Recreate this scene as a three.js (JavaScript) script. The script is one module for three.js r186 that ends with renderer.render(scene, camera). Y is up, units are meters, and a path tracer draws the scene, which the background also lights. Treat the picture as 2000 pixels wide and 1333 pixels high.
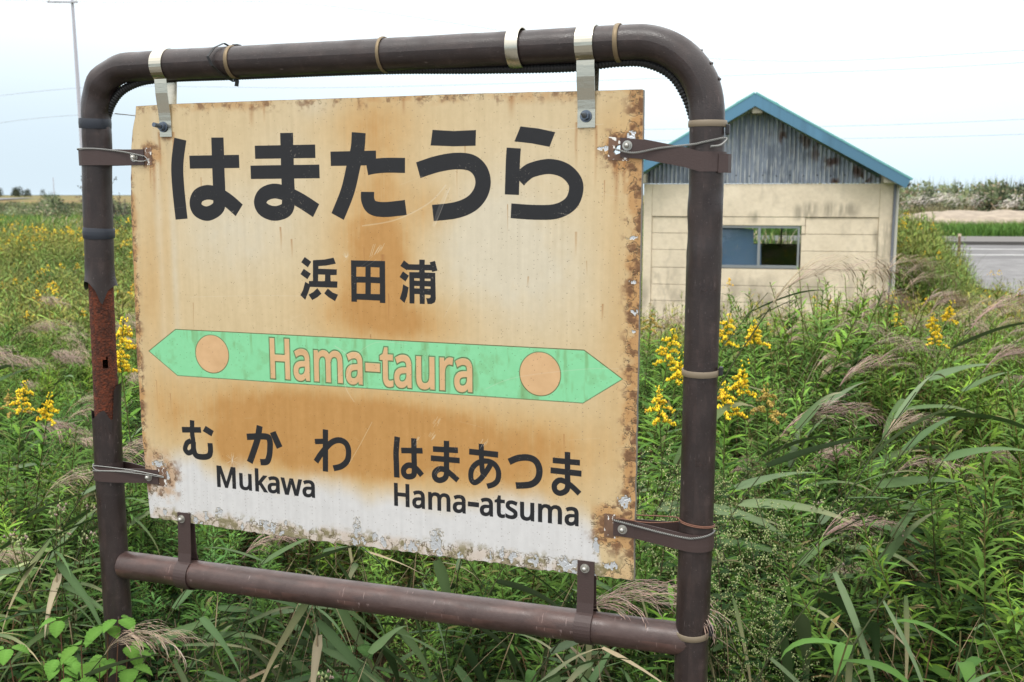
import * as THREE from 'three';
import { mergeGeometries, mergeVertices } from 'three/addons/utils/BufferGeometryUtils.js';
import { RoundedBoxGeometry } from 'three/addons/geometries/RoundedBoxGeometry.js';

const V3 = THREE.Vector3;
const clamp = (x, a = 0, b = 1) => Math.min(b, Math.max(a, x));
const smooth = (a, b, x) => { const t = clamp((x - a) / (b - a)); return t * t * (3 - 2 * t); };
const scene = new THREE.Scene();

// ---------------------------------------------------------------- camera, sky, sun, exposure
const camera = new THREE.PerspectiveCamera(35.893, 2000 / 1333, 0.05, 6000);
camera.position.set(0, 2.35, 0);
camera.rotation.set(-7.989 * Math.PI / 180, 0, 0.02 * Math.PI / 180);
camera.focus = 2.15;
camera.userData.fStop = 9;

const SUN_DIR = new V3(-0.30, 0.85, 0.42).normalize();
{
  // bright overcast: brighter towards the zenith, faintly blue towards the horizon, slow cloud mottling
  const W = 1024, H = 512, d = new Float32Array(W * H * 4);
  for (let y = 0; y < H; y++) {
    const el = ((y + 0.5) / H - 0.5) * Math.PI, s = Math.max(0, Math.sin(el));
    for (let x = 0; x < W; x++) {
      const a = (x + 0.5) / W * 2 * Math.PI;
      const k = 0.06 * (Math.sin(3 * a + 9 * s + 1.3) + Math.sin(5 * a - 17 * s) * 0.7 + Math.sin(11 * a + 31 * s + Math.sin(2 * a) * 3) * 0.4);
      const L = (0.96 + 1.9 * s) * (1 + k), t = smooth(0.0, 0.34, s + 0.12 * k), i = (y * W + x) * 4;
      d[i] = L * (0.80 + 0.20 * t); d[i + 1] = L * (0.955 + 0.045 * t); d[i + 2] = L * (1.06 - 0.06 * t); d[i + 3] = 1;
    }
  }
  const sky = new THREE.DataTexture(d, W, H, THREE.RGBAFormat, THREE.FloatType);
  sky.mapping = THREE.EquirectangularReflectionMapping; sky.magFilter = THREE.LinearFilter; sky.needsUpdate = true;
  scene.background = sky; scene.environment = sky;
}
const sun = new THREE.DirectionalLight(new THREE.Color(1, 0.97, 0.92), 1.3);
sun.position.copy(SUN_DIR).multiplyScalar(60); sun.castShadow = true; sun.shadow.radius = 28;
sun.shadow.mapSize.set(2048, 2048);
Object.assign(sun.shadow.camera, { left: -40, right: 40, top: 40, bottom: -40, near: 1, far: 160 });
scene.add(sun, sun.target);
const renderer = new THREE.WebGLRenderer({ antialias: true });
renderer.toneMapping = THREE.LinearToneMapping;
renderer.toneMappingExposure = 1.0;
renderer.shadowMap.enabled = true;

// ---------------------------------------------------------------- helpers
function rng(seed) { let s = seed | 0; return () => { s = (s + 0x6d2b79f5) | 0; let t = Math.imul(s ^ (s >>> 15), 1 | s); t = (t + Math.imul(t ^ (t >>> 7), 61 | t)) ^ t; return ((t ^ (t >>> 14)) >>> 0) / 4294967296; }; }
const hash = (x, y, s) => { let h = Math.imul(x, 374761393) + Math.imul(y, 668265263) + Math.imul(s, 2147483647 ^ 1274126177) | 0; h = Math.imul(h ^ (h >>> 13), 1274126177); return ((h ^ (h >>> 16)) >>> 0) / 4294967296; };
function noise(x, y, s = 0, wrap = 0) {
  let ix = Math.floor(x), iy = Math.floor(y); const fx = x - ix, fy = y - iy, u = fx * fx * (3 - 2 * fx), v = fy * fy * (3 - 2 * fy);
  let jx = ix + 1, jy = iy + 1;
  if (wrap) { ix = ((ix % wrap) + wrap) % wrap; jx = ((jx % wrap) + wrap) % wrap; iy = ((iy % wrap) + wrap) % wrap; jy = ((jy % wrap) + wrap) % wrap; }
  const a = hash(ix, iy, s), b = hash(jx, iy, s), c = hash(ix, jy, s), e = hash(jx, jy, s);
  return (a + (b - a) * u) * (1 - v) + (c + (e - c) * u) * v;
}
const fbm = (x, y, s = 0, o = 4, wrap = 0) => { let a = 0.5, t = 0, n = 0; for (let i = 0; i < o; i++) { t += a * noise(x, y, s + i * 17, wrap); n += a; x *= 2; y *= 2; wrap *= 2; a *= 0.5; } return t / n; };
const mix = (a, b, t) => a + (b - a) * t;
const used = new Map();
function numbered(n) { const k = used.get(n) || 0; used.set(n, k + 1); return k ? n + '_' + String(k).padStart(3, '0') : n; }
function shade(o) { o.traverse((m) => { if (m.isMesh) { m.castShadow = true; m.receiveShadow = true; } }); return o; }
function tag(o, label, category, group, kind) { if (label) o.userData.label = label; if (category) o.userData.category = category; if (group) o.userData.group = group; if (kind) o.userData.kind = kind; return o; }
function thing(name, label, category, pos = [0, 0, 0], turn = 0, group) { const o = new THREE.Group(); o.name = numbered(name); o.position.set(...pos); o.rotation.y = turn; scene.add(o); return tag(o, label, category, group); }
function part(parent, name, geo, mat, label) { const m = new THREE.Mesh(geo, mat); m.name = parent === scene ? numbered(name) : name; m.castShadow = m.receiveShadow = true; if (label) m.userData.label = label; parent.add(m); return m; }
function group(parent, name) { const g = new THREE.Group(); g.name = name; parent.add(g); return g; }
const box = (w, h, d, x, y, z, r = 0) => { const g = r ? new RoundedBoxGeometry(w, h, d, 2, r) : new THREE.BoxGeometry(w, h, d); g.translate(x, y, z); return g; };
// canvas from a per-pixel function giving sRGB 0..255
function pixelCanvas(W, H, f) { const c = document.createElement('canvas'); c.width = W; c.height = H; const x = c.getContext('2d'), im = x.createImageData(W, H); for (let j = 0; j < H; j++) for (let i = 0; i < W; i++) { const q = f(i, j), o = (j * W + i) * 4; im.data[o] = q[0]; im.data[o + 1] = q[1]; im.data[o + 2] = q[2]; im.data[o + 3] = 255; } x.putImageData(im, 0, 0); return c; }
function tex(canvas, srgb = true, rep = null) { const t = new THREE.CanvasTexture(canvas); if (srgb) t.colorSpace = THREE.SRGBColorSpace; t.anisotropy = 8; if (rep) { t.wrapS = t.wrapT = THREE.RepeatWrapping; t.repeat.set(rep, rep); } return t; }
function uvMetres(geo, ax = 'x', ay = 'y') { const p = geo.attributes.position, uv = new Float32Array(p.count * 2), g = { x: (i) => p.getX(i), y: (i) => p.getY(i), z: (i) => p.getZ(i) }; for (let i = 0; i < p.count; i++) { uv[2 * i] = g[ax](i); uv[2 * i + 1] = g[ay](i); } geo.setAttribute('uv', new THREE.BufferAttribute(uv, 2)); return geo; }
// a grid surface from f(i/nu, j/nv) -> [x, y, z]; uv from g
function gridSurface(nu, nv, f, uvf, skip) {
  const p = [], uv = [], idx = [];
  for (let j = 0; j <= nv; j++) for (let i = 0; i <= nu; i++) { const q = f(i / nu, j / nv); p.push(q[0], q[1], q[2]); const w = uvf ? uvf(i / nu, j / nv, q) : [i / nu, j / nv]; uv.push(w[0], w[1]); }
  for (let j = 0; j < nv; j++) for (let i = 0; i < nu; i++) { if (skip && skip((i + 0.5) / nu, (j + 0.5) / nv)) continue; const a = j * (nu + 1) + i; idx.push(a, a + 1, a + nu + 2, a, a + nu + 2, a + nu + 1); }
  const g = new THREE.BufferGeometry(); g.setAttribute('position', new THREE.Float32BufferAttribute(p, 3)); g.setAttribute('uv', new THREE.Float32BufferAttribute(uv, 2)); g.setIndex(idx); g.computeVertexNormals(); return g;
}
class PolyCurve extends THREE.Curve { constructor(pts) { super(); this.pts = pts; this.len = [0]; for (let i = 1; i < pts.length; i++) this.len.push(this.len[i - 1] + pts[i].distanceTo(pts[i - 1])); } getPoint(t, o = new V3()) { const L = this.len[this.len.length - 1] * t; let i = 1; while (i < this.pts.length - 1 && this.len[i] < L) i++; const k = clamp((L - this.len[i - 1]) / (this.len[i] - this.len[i - 1])); return o.copy(this.pts[i - 1]).lerp(this.pts[i], k); } }
function tube(pts, r, seg, rad = 10, smoothCurve = true, metres = true) {
  const c = smoothCurve ? new THREE.CatmullRomCurve3(pts, false, 'centripetal') : new PolyCurve(pts), g = new THREE.TubeGeometry(c, seg, r, rad, false);
  if (metres) { const L = c.getLength(), u = g.attributes.uv; for (let i = 0; i < u.count; i++) u.setXY(i, u.getX(i) * L, u.getY(i) * 2 * Math.PI * r); }
  return g;
}
// a flat strap bent along a path: pts [a, b] in a plane, extent c0..c1 along the third axis, thickness t
function strap(pts, c0, c1, t, plane, off) {
  const n = pts.length, nor = pts.map((p, i) => { const a = pts[Math.max(0, i - 1)], b = pts[Math.min(n - 1, i + 1)], dx = b[0] - a[0], dy = b[1] - a[1], l = Math.hypot(dx, dy) || 1; return [-dy / l, dx / l]; });
  const put = (i, s, c) => { const a = pts[i][0] + nor[i][0] * t * s, b = pts[i][1] + nor[i][1] * t * s, cc = c + (off ? off(i) : 0); return plane === 'xz' ? [a, cc, b] : plane === 'yz' ? [cc, a, b] : [a, b, cc]; };
  const P = [], I = [], quad = (a, b, c, d) => { const k = P.length / 3; P.push(...a, ...b, ...c, ...d); I.push(k, k + 1, k + 2, k, k + 2, k + 3); };
  for (let i = 0; i < n - 1; i++) {
    quad(put(i, .5, c0), put(i + 1, .5, c0), put(i + 1, .5, c1), put(i, .5, c1)); quad(put(i, -.5, c1), put(i + 1, -.5, c1), put(i + 1, -.5, c0), put(i, -.5, c0));
    quad(put(i, -.5, c0), put(i + 1, -.5, c0), put(i + 1, .5, c0), put(i, .5, c0)); quad(put(i, .5, c1), put(i + 1, .5, c1), put(i + 1, -.5, c1), put(i, -.5, c1));
  }
  quad(put(0, -.5, c0), put(0, .5, c0), put(0, .5, c1), put(0, -.5, c1)); quad(put(n - 1, -.5, c1), put(n - 1, .5, c1), put(n - 1, .5, c0), put(n - 1, -.5, c0));
  const g = new THREE.BufferGeometry(); g.setAttribute('position', new THREE.Float32BufferAttribute(P, 3)); g.setIndex(I);
  g.setAttribute('uv', new THREE.Float32BufferAttribute(P.filter((_, i) => i % 3 < 2), 2));
  const flat = g.toNonIndexed(); flat.computeVertexNormals(); return flat;
}
const merge = (list) => mergeGeometries(list.map((g) => { const k = g.index ? g.toNonIndexed() : g; for (const a of Object.keys(k.attributes)) if (!['position', 'normal', 'uv', 'color'].includes(a)) k.deleteAttribute(a); return k; }));
// ---------------------------------------------------------------- ground, road, far land
const terrain = (x, z) => 0.5 * smooth(-11.5, -5.5, z) + (0.05 * Math.sin(x * 0.9 + z * 0.7) + 0.04 * Math.sin(x * 2.1 - z * 1.6)) * smooth(40, 5, Math.abs(z)) * smooth(26, 18, Math.abs(x));
const M = {}, LEAF_T = 0.06;
{
  const soil = pixelCanvas(512, 512, (i, j) => {
    const a = fbm(i / 64, j / 64, 1, 5, 8), b = fbm(i / 16, j / 16, 7, 3, 32), s = noise(i / 3, j / 9, 3);
    const k = 0.6 + 0.8 * a * b * 2 + (s > 0.78 ? 0.35 : 0);
    return [78 * k, 66 * k, 42 * k];
  });
  M.ground = new THREE.MeshStandardMaterial({ map: tex(soil, true, 0.6), roughness: 1, vertexColors: true });
  const steps = (a, b, s, g) => { const r = [a]; let x = a, k = s; while (x < b) { x += k; k *= g; r.push(Math.min(x, b)); } return r; };
  const half = steps(0, 2800, 0.8, 1.12), xs = [...half.slice(1).map((v) => -v).reverse(), ...half], zs = [...steps(0, 12, 1.5, 1.3).slice(1).map((v) => v).reverse(), ...half.map((v) => -v)];
  const p = [], c = [], uv = [], idx = [];
  for (const z of zs) for (const x of xs) {
    const d = Math.hypot(x, z), n = fbm(x / 30 + 50, z / 30 + 50, 5, 3);
    p.push(x, terrain(x, z), z); uv.push(x, z);
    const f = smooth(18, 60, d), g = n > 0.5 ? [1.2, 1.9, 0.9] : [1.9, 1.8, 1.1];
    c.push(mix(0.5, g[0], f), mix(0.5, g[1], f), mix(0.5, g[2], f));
  }
  const W = xs.length;
  for (let j = 0; j < zs.length - 1; j++) for (let i = 0; i < W - 1; i++) { const a = j * W + i; idx.push(a, a + W + 1, a + W, a, a + 1, a + W + 1); }
  const g = new THREE.BufferGeometry(); g.setAttribute('position', new THREE.Float32BufferAttribute(p, 3)); g.setAttribute('color', new THREE.Float32BufferAttribute(c, 3)); g.setAttribute('uv', new THREE.Float32BufferAttribute(uv, 2)); g.setIndex(idx); g.computeVertexNormals();
  if (g.attributes.normal.getY(100) < 0) { const ix = g.index.array; for (let k = 0; k < ix.length; k += 3) { const t = ix[k]; ix[k] = ix[k + 1]; ix[k + 1] = t; } g.computeVertexNormals(); }
  tag(part(scene, 'ground', g, M.ground), 'weedy soil and far flat grassland reaching the horizon', 'ground', null, 'structure');
}
// right-hand asphalt lot and road, running slightly askew
const roadTurn = 0.10, roadAt = (s, d) => [16 + s * Math.cos(roadTurn) - d * Math.sin(roadTurn), -40 + s * Math.sin(roadTurn) * 1 + -d * Math.cos(roadTurn)];   // s along, d away from the camera
function roadSheet(s0, s1, d0, d1, y, thick = 0) {
  const q = [[s0, d0], [s1, d0], [s1, d1], [s0, d1]].map(([s, d]) => roadAt(s, d)), P = [];
  const tri = (...v) => P.push(...v.flat());
  const T = q.map(([x, z]) => [x, y, z]), B = q.map(([x, z]) => [x, y - thick, z]);
  tri(T[0], T[1], T[2], T[0], T[2], T[3]);
  if (thick) for (let i = 0; i < 4; i++) { const j = (i + 1) % 4; tri(B[i], B[j], T[j], B[i], T[j], T[i]); }
  const g = new THREE.BufferGeometry(); g.setAttribute('position', new THREE.Float32BufferAttribute(P, 3)); uvMetres(g, 'x', 'z'); g.computeVertexNormals(); return g;
}
{
  const asph = (base, seed) => pixelCanvas(512, 512, (i, j) => { const a = fbm(i / 90, j / 90, seed, 4, 0), s = hash(i >> 1, j >> 1, seed), k = base * (0.8 + 0.35 * a) + (s > 0.9 ? 22 : s < 0.12 ? -16 : 0); return [k, k * 0.99, k * 0.985]; });
  M.asphalt = new THREE.MeshStandardMaterial({ map: tex(asph(104, 3), true, 0.25), roughness: 0.95, side: THREE.DoubleSide });
  M.gravel = new THREE.MeshStandardMaterial({ map: tex(asph(112, 9), true, 0.4), roughness: 1, side: THREE.DoubleSide });
  M.kerb = new THREE.MeshStandardMaterial({ color: 0x65625e, roughness: 0.95, side: THREE.DoubleSide });
  M.paint = new THREE.MeshStandardMaterial({ color: 0xe6e6e2, roughness: 0.8, side: THREE.DoubleSide });
  tag(part(scene, 'gravel_lot', roadSheet(-6, 60, -24, -2.2, 0.055), M.gravel), 'grey gravel and asphalt lot in front of the road at the right', 'gravel lot', null, 'structure');
  const road = tag(part(scene, 'road', roadSheet(-24, 120, -2.2, 8.2, 0.06), M.asphalt), 'grey asphalt road with white lines behind the hut', 'road', null, 'structure');
  part(road, 'road_line', roadSheet(-24, 120, -0.2, 0.0, 0.064), M.paint);
  part(road, 'road_line', roadSheet(-24, 120, 4.1, 4.3, 0.064), M.paint);
  const pav = tag(part(scene, 'pavement', roadSheet(-24, 120, 8.2, 14.5, 0.20, 0.25), M.kerb), 'pale raised pavement with a kerb along the far side of the road', 'pavement', null, 'structure');
  part(pav, 'kerb', roadSheet(-24, 120, 8.02, 8.19, 0.21, 0.25), M.paint.clone()).material.color.set(0x4b4946);
  // left far strip of pale road and the sea on the horizon
  const strip = new THREE.BufferGeometry(); const P = [-900, 0.3, -330, -160, 0.3, -330, -210, 0.3, -470, -900, 0.3, -330, -210, 0.3, -470, -900, 0.3, -470];
  strip.setAttribute('position', new THREE.Float32BufferAttribute(P, 3)); uvMetres(strip, 'x', 'z'); strip.computeVertexNormals();
  tag(part(scene, 'distant_road', strip, M.gravel), 'pale grey strip of road far away at the left horizon', 'road', null, 'structure');
  M.sea = new THREE.MeshStandardMaterial({ color: new THREE.Color(0.16, 0.25, 0.30), roughness: 0.35, side: THREE.DoubleSide });
  const sea = new THREE.PlaneGeometry(5600, 1700); sea.rotateX(-Math.PI / 2); sea.translate(0, 0.35, -1900);
  tag(part(scene, 'sea', sea, M.sea), 'thin pale blue strip of sea at the horizon', 'sea', null, 'structure');
}
// unseen station slab below the camera, added to keep light off the weeds
{
  M.concrete = new THREE.MeshStandardMaterial({ map: tex(pixelCanvas(256, 256, (i, j) => { const k = 118 + 60 * (fbm(i / 32, j / 32, 4, 5, 8) - 0.5) + (hash(i, j, 5) - 0.5) * 16; return [k, k * 0.98, k * 0.94]; }), true, 0.5), roughness: 1 });
  tag(part(scene, 'platform', uvMetres(box(24, 0.9, 5, 0, 0.45, 1.3, 0.02), 'x', 'z'), M.concrete), 'unseen low concrete slab under the point of view, added to shade the weeds', 'platform', null, 'structure');
}
// pale sand bank beyond the road
{
  const g = gridSurface(60, 14, (u, v) => { const s = mix(10.5, 50, u), d = mix(26, 42, v), [x, z] = roadAt(s, d); const h = 1.15 * Math.sin(Math.PI * v) ** 0.8 * smooth(0, 0.14, u) * smooth(1.0, 0.75, u) * (0.55 + 0.9 * fbm(u * 14, v * 4, 4, 4)); return [x, h - 0.02, z]; }, (u, v, q) => [q[0], q[2]]);
  const c = pixelCanvas(256, 256, (i, j) => { const k = 0.8 + 0.3 * fbm(i / 32, j / 32, 5, 4, 8) + (hash(i, j, 4) - 0.5) * 0.12; return [156 * k, 143 * k, 126 * k]; });
  M.sand = new THREE.MeshStandardMaterial({ map: tex(c, true, 0.3), roughness: 1, side: THREE.DoubleSide });
  tag(part(scene, 'sand_bank', g, M.sand), 'low bank of bare pinkish sand beyond the road at the right', 'sand bank', null, 'structure');
}
// ---------------------------------------------------------------- concrete hut with blue gable roof
{
  const HX = 3.10, HZ = -13.5, L = -1.42, R = 1.668, HB = -1.28, HF = 0;             // local: front wall face at z = 0, x from the ridge
  const hut = thing('storage_hut', 'cream concrete slab hut with corrugated grey gable and blue roof edge', 'hut', [HX, 0, HZ], -0.22);
  const X = (x) => x - HX;
  const wallTex = (() => {
    const W = 1024, H = 820;                                                        // 3.3 m x 2.64 m from x = -1.5, y = 0
    const c = pixelCanvas(W, H, (i, j) => {
      const x = -1.5 + i / W * 3.3, y = 2.64 * (1 - j / H);
      let r = 221, g = 206, b = 182; const n = fbm(x * 3, y * 3, 11, 5), f = fbm(x * 22, y * 30, 5, 3), st = fbm(x * 9, y * 1.6, 23, 4), bl = fbm(x * 14, y * 7, 41, 4);
      const t = (n - 0.5) * 22 + (f - 0.5) * 16; r += t; g += t; b += t;
      let grime = smooth(0.48, 0.8, bl) * smooth(0.40, 0.7, st) * 0.45;
      const low = smooth(1.75, 0.7, y); grime = Math.max(grime * (0.35 + 0.65 * low), smooth(0.40, 0.75, fbm(x * 5, y * 2.6, 77, 5)) * 0.7 * low);
      // streaks under the lintel, right of the window
      for (const [cx, w, y0, y1] of [[0.52, 0.05, 2.03, 2.20], [0.66, 0.09, 2.05, 2.24], [0.90, 0.09, 2.06, 2.24], [1.04, 0.05, 2.06, 2.22], [1.15, 0.1, 2.08, 2.23], [-0.02, 0.06, 2.0, 2.12], [1.60, 0.07, 0.9, 2.0], [1.48, 0.04, 1.2, 1.9]])
        grime = Math.max(grime, 0.6 * smooth(w * 1.7, w * 0.2, Math.abs(x - cx)) * smooth(y0 - 0.06, y0 + 0.04, y) * smooth(y1 + 0.05, y1 - 0.06, y) * smooth(0.15, 0.75, fbm(x * 26, y * 6, 90, 4)));
      const k = grime * 0.85; r = mix(r, 112, k); g = mix(g, 105, k); b = mix(b, 92, k);
      if (hash(i, j, 6) > 0.992) { r -= 40; g -= 40; b -= 40; }
      return [r, g, b];
    });
    const t = tex(c); t.wrapS = t.wrapT = THREE.ClampToEdgeWrapping; return t;
  })();
  const uvWall = (g) => { const p = g.attributes.position, uv = g.attributes.uv; for (let i = 0; i < p.count; i++) uv.setXY(i, clamp((p.getX(i) + 1.5) / 3.3), clamp(p.getY(i) / 2.64)); return g; };
  M.wall = new THREE.MeshStandardMaterial({ map: wallTex, roughness: 0.95, bumpMap: tex(pixelCanvas(512, 512, (i, j) => { const v = 128 + (fbm(i / 10, j / 10, 3, 4) - 0.5) * 160; return [v, v, v]; }), false), bumpScale: 0.004 });
  M.wallPlain = new THREE.MeshStandardMaterial({ color: 0xc4b79e, roughness: 1 });
  M.joint = new THREE.MeshStandardMaterial({ color: 0x857c6c, roughness: 1 });
  const wl = X(2.55), wr = X(3.655), wb = 1.40, wt = 1.94;                            // window opening
  const pl = X(1.79), pr = X(4.595);
  // pillars, lintel beam, slabs
  const pillar = (x0, x1) => part(hut, 'wall_pillar', uvWall(box(x1 - x0, 2.47, 0.16, (x0 + x1) / 2, 1.235, -0.066, 0.006)), M.wall);
  pillar(L, pl - 0.002); pillar(pr + 0.002, R);
  part(hut, 'wall_beam', uvWall(box(pr - pl, 0.415, 0.155, (pl + pr) / 2, 2.262, -0.068, 0.005)), M.wall);
  const rnd = rng(5);
  const slab = (x0, x1, y0, y1) => { const g = box(x1 - x0, y1 - y0, 0.11, (x0 + x1) / 2, (y0 + y1) / 2, -0.062 - rnd() * 0.004, 0.004); g.rotateX(0); part(hut, 'wall_slab', uvWall(g), M.wall); };
  const rows = [2.048, 1.838, 1.624, 1.392, 1.17, 0.955, 0.735, 0.51, 0.285, 0.06];
  for (let i = 0; i < rows.length - 1; i++) {
    const y1 = rows[i] - 0.0025, y0 = rows[i + 1] + 0.0025;
    if (i === 0) { slab(pl, wl - 0.02, y0, y1); slab(wr + 0.065, pr, y0, y1); }
    else if (i < 3) { slab(pl, wl - 0.02, y0, y1); slab(wr + 0.02, pr, y0, y1); }
    else slab(pl, pr, y0, y1);
  }
  part(hut, 'wall_infill', uvWall(box(wr + 0.06 - (wl - 0.016), 0.104, 0.12, (wr + 0.06 + wl - 0.016) / 2, 1.997, -0.056, 0.004)), M.wall);
  part(hut, 'wall_infill', uvWall(box(0.043, 0.098, 0.12, wr + 0.0395, 1.892, -0.056, 0.003)), M.wall);
  part(hut, 'joint_mortar', merge([box(wl - 0.03 - pl, 2.0, 0.05, (pl + wl - 0.03) / 2, 1.04, -0.125), box(pr - wr - 0.03, 2.0, 0.05, (pr + wr + 0.03) / 2, 1.04, -0.125), box(wr - wl, 1.36, 0.05, (wl + wr) / 2, 0.69, -0.125)]), M.joint);
  // side walls, back wall with an opening, floor
  const D = 3.2, th = 0.14, bw = 2.04;
  part(hut, 'side_wall', box(th, 2.46, D - 0.2, L + th / 2, 1.23, -0.15 - (D - 0.2) / 2), M.wallPlain);
  part(hut, 'side_wall', box(th, 2.46, D - 0.2, R - th / 2, 1.23, -0.15 - (D - 0.2) / 2), M.wallPlain);
  const bz = -D - 0.05, ox0 = -0.14, ox1 = 0.86, oy0 = 1.54, oy1 = 2.10;
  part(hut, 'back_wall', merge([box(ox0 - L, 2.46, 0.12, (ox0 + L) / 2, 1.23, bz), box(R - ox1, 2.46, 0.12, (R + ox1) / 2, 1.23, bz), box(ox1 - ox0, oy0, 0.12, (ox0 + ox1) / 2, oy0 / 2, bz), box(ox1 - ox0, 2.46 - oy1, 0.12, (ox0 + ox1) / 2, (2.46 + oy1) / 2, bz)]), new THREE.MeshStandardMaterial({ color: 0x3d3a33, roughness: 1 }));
  M.dark = new THREE.MeshStandardMaterial({ color: 0x23211e, roughness: 0.9 });
  part(hut, 'back_window_frame', merge([box(ox1 - ox0, 0.03, 0.05, (ox0 + ox1) / 2, oy0 + 0.016, bz + 0.085), box(0.026, oy1 - oy0 - 0.03, 0.05, 0.42, (oy0 + oy1) / 2 + 0.015, bz + 0.085)]), M.dark);
  part(hut, 'hut_floor', box(R - L - 0.3, 0.1, D - 0.3, (R + L) / 2, 0.05, -D / 2 - 0.1), M.joint);
  // window: aluminium frame, two sashes
  M.alu = new THREE.MeshStandardMaterial({ color: 0x9a9da0, metalness: 0.6, roughness: 0.45 });
  const win = group(hut, 'window'), cx = X(3.155), zf = -0.05;
  part(win, 'frame', merge([box(wr - wl, 0.028, 0.07, (wl + wr) / 2, wt - 0.014, zf), box(wr - wl, 0.034, 0.08, (wl + wr) / 2, wb + 0.017, zf + 0.004), box(0.024, wt - wb - 0.062, 0.07, wr - 0.012, (wt + wb) / 2 + 0.003, zf), box(0.024, wt - wb - 0.062, 0.07, wl + 0.012, (wt + wb) / 2 + 0.003, zf)]), M.alu);
  part(win, 'mullion', box(0.034, wt - wb - 0.063, 0.05, cx, (wt + wb) / 2 + 0.003, zf + 0.012), M.alu);
  M.glass = new THREE.MeshPhysicalMaterial({ color: 0xf2f6f6, transmission: 1, roughness: 0.02, thickness: 0, ior: 1.5 });
  const y0 = wb + 0.035, y1 = wt - 0.029;
  part(win, 'pane', box(cx - 0.018 - wl - 0.026, y1 - y0, 0.004, (cx - 0.018 + wl + 0.026) / 2, (y0 + y1) / 2, zf + 0.008), M.glass);
  part(win, 'pane', box(wr - 0.026 - cx - 0.018, y1 - y0, 0.004, (wr - 0.026 + cx + 0.018) / 2, (y0 + y1) / 2, zf - 0.014), M.glass);
  M.blueSheet = new THREE.MeshStandardMaterial({ color: 0x5d7391, roughness: 0.6, side: THREE.DoubleSide });
  const sh = new THREE.Shape(); sh.moveTo(wl - 0.02, wb + 0.01); sh.lineTo(cx + 0.04, wb + 0.01); sh.lineTo(cx + 0.03, wb + 0.30); sh.lineTo(cx - 0.068, wb + 0.30); sh.lineTo(cx - 0.07, wt - 0.05); sh.lineTo(cx - 0.2, wt - 0.035); sh.lineTo(wl - 0.02, wt - 0.02);
  const bs = new THREE.ExtrudeGeometry(sh, { depth: 0.006, bevelEnabled: false }); bs.translate(0, 0, zf - 0.06);
  part(win, 'blue_sheet', bs, M.blueSheet, 'blue-grey sheet standing behind the left pane');
  // gable: corrugated steel
  const ridge = 3.43, sl = 0.585, half = (x) => ridge - Math.abs(x + 0.02) * sl, gb = 2.475, pitch = 0.054;
  const gm = pixelCanvas(1024, 512, (i, j) => {
    const x = -1.6 + i / 1024 * 3.4, y = 2.4 + (1 - j / 512) * 1.1; let r = 138, g = 146, b = 158;
    const n = fbm(x * 5, y * 5, 8, 4), st = fbm(x * 34, y * 2.4, 31, 3), rust = smooth(0.50, 0.74, fbm(x * 7, y * 6, 60, 5));
    let k = (n - 0.5) * 50 + (st - 0.5) * 60; r += k; g += k; b += k * 1.05;
    const edge = half(x) - y; let q = rust * (0.35 + smooth(0.0, 1.0, x) * 0.65) * smooth(0.42, 0.02, edge);
    for (const [ax, ay, rx, ry] of [[0.95, 2.5, 0.06, 0.06], [1.30, 2.55, 0.12, 0.12], [0.55, 2.98, 0.12, 0.1], [0.9, 2.75, 0.12, 0.09], [1.2, 2.62, 0.10, 0.1], [0.3, 3.05, 0.06, 0.12]]) q = Math.max(q, smooth(1.15, 0.25, Math.hypot((x - ax) / rx, (y - ay) / ry)) * smooth(0.36, 0.56, fbm(x * 16, y * 12, 12, 4)));
    const crest = smooth(0.55, 1.0, Math.sin(x / pitch * 2 * Math.PI)); const white = Math.max(smooth(0.60, 0.75, fbm(x * 60, y * 9, 3, 3)) * 0.4, crest * smooth(0.36, 0.62, fbm(x * 40, y * 7, 37, 3)) * 0.75); r = mix(r, 205, white); g = mix(g, 205, white); b = mix(b, 200, white);  // pale crest lines: worn paint, and highlight painted into the colour
    r = mix(r, 78, q * 0.9); g = mix(g, 56, q * 0.9); b = mix(b, 48, q * 0.9);
    return [r, g, b];
  });
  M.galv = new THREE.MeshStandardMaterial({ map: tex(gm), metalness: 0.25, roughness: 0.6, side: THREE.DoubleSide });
  const cols = 54 * 8, gx0 = -1.40, gx1 = 1.52;
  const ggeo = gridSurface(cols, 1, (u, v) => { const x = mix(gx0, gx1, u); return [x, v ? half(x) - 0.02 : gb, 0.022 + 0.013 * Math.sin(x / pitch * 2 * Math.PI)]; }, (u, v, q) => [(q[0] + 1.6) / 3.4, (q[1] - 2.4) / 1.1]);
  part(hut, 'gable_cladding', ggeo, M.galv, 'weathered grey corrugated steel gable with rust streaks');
  for (let i = 0; i < 12; i++) { const s = new THREE.SphereGeometry(0.009, 6, 4); s.translate(-0.75 + i * 0.165, 2.565 + (i % 2) * 0.01, 0.036); part(hut, 'gable_nail', s, M.dark); }
  part(hut, 'gable_backing', (() => { const s = new THREE.Shape(); s.moveTo(-1.42, 2.475); s.lineTo(1.6, 2.475); s.lineTo(-0.02, ridge - 0.03); const e = new THREE.ExtrudeGeometry(s, { depth: 0.05, bevelEnabled: false }); e.translate(0, 0, -0.06); return e; })(), M.joint);
  // purlin ends
  M.purlin = new THREE.MeshStandardMaterial({ color: 0xaaa595, roughness: 0.95, map: tex(pixelCanvas(64, 64, (i, j) => { const k = 170 + 80 * fbm(i / 9, j / 3, 4, 3); return [k, k, k * 0.97]; })) });
  part(hut, 'purlin', box(0.125, 0.10, 0.5, -0.02, 3.375, 0.05, 0.006), M.purlin);
  part(hut, 'purlin', box(0.125, 0.12, 0.5, 1.56, 2.535, 0.05, 0.006), M.purlin);
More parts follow.
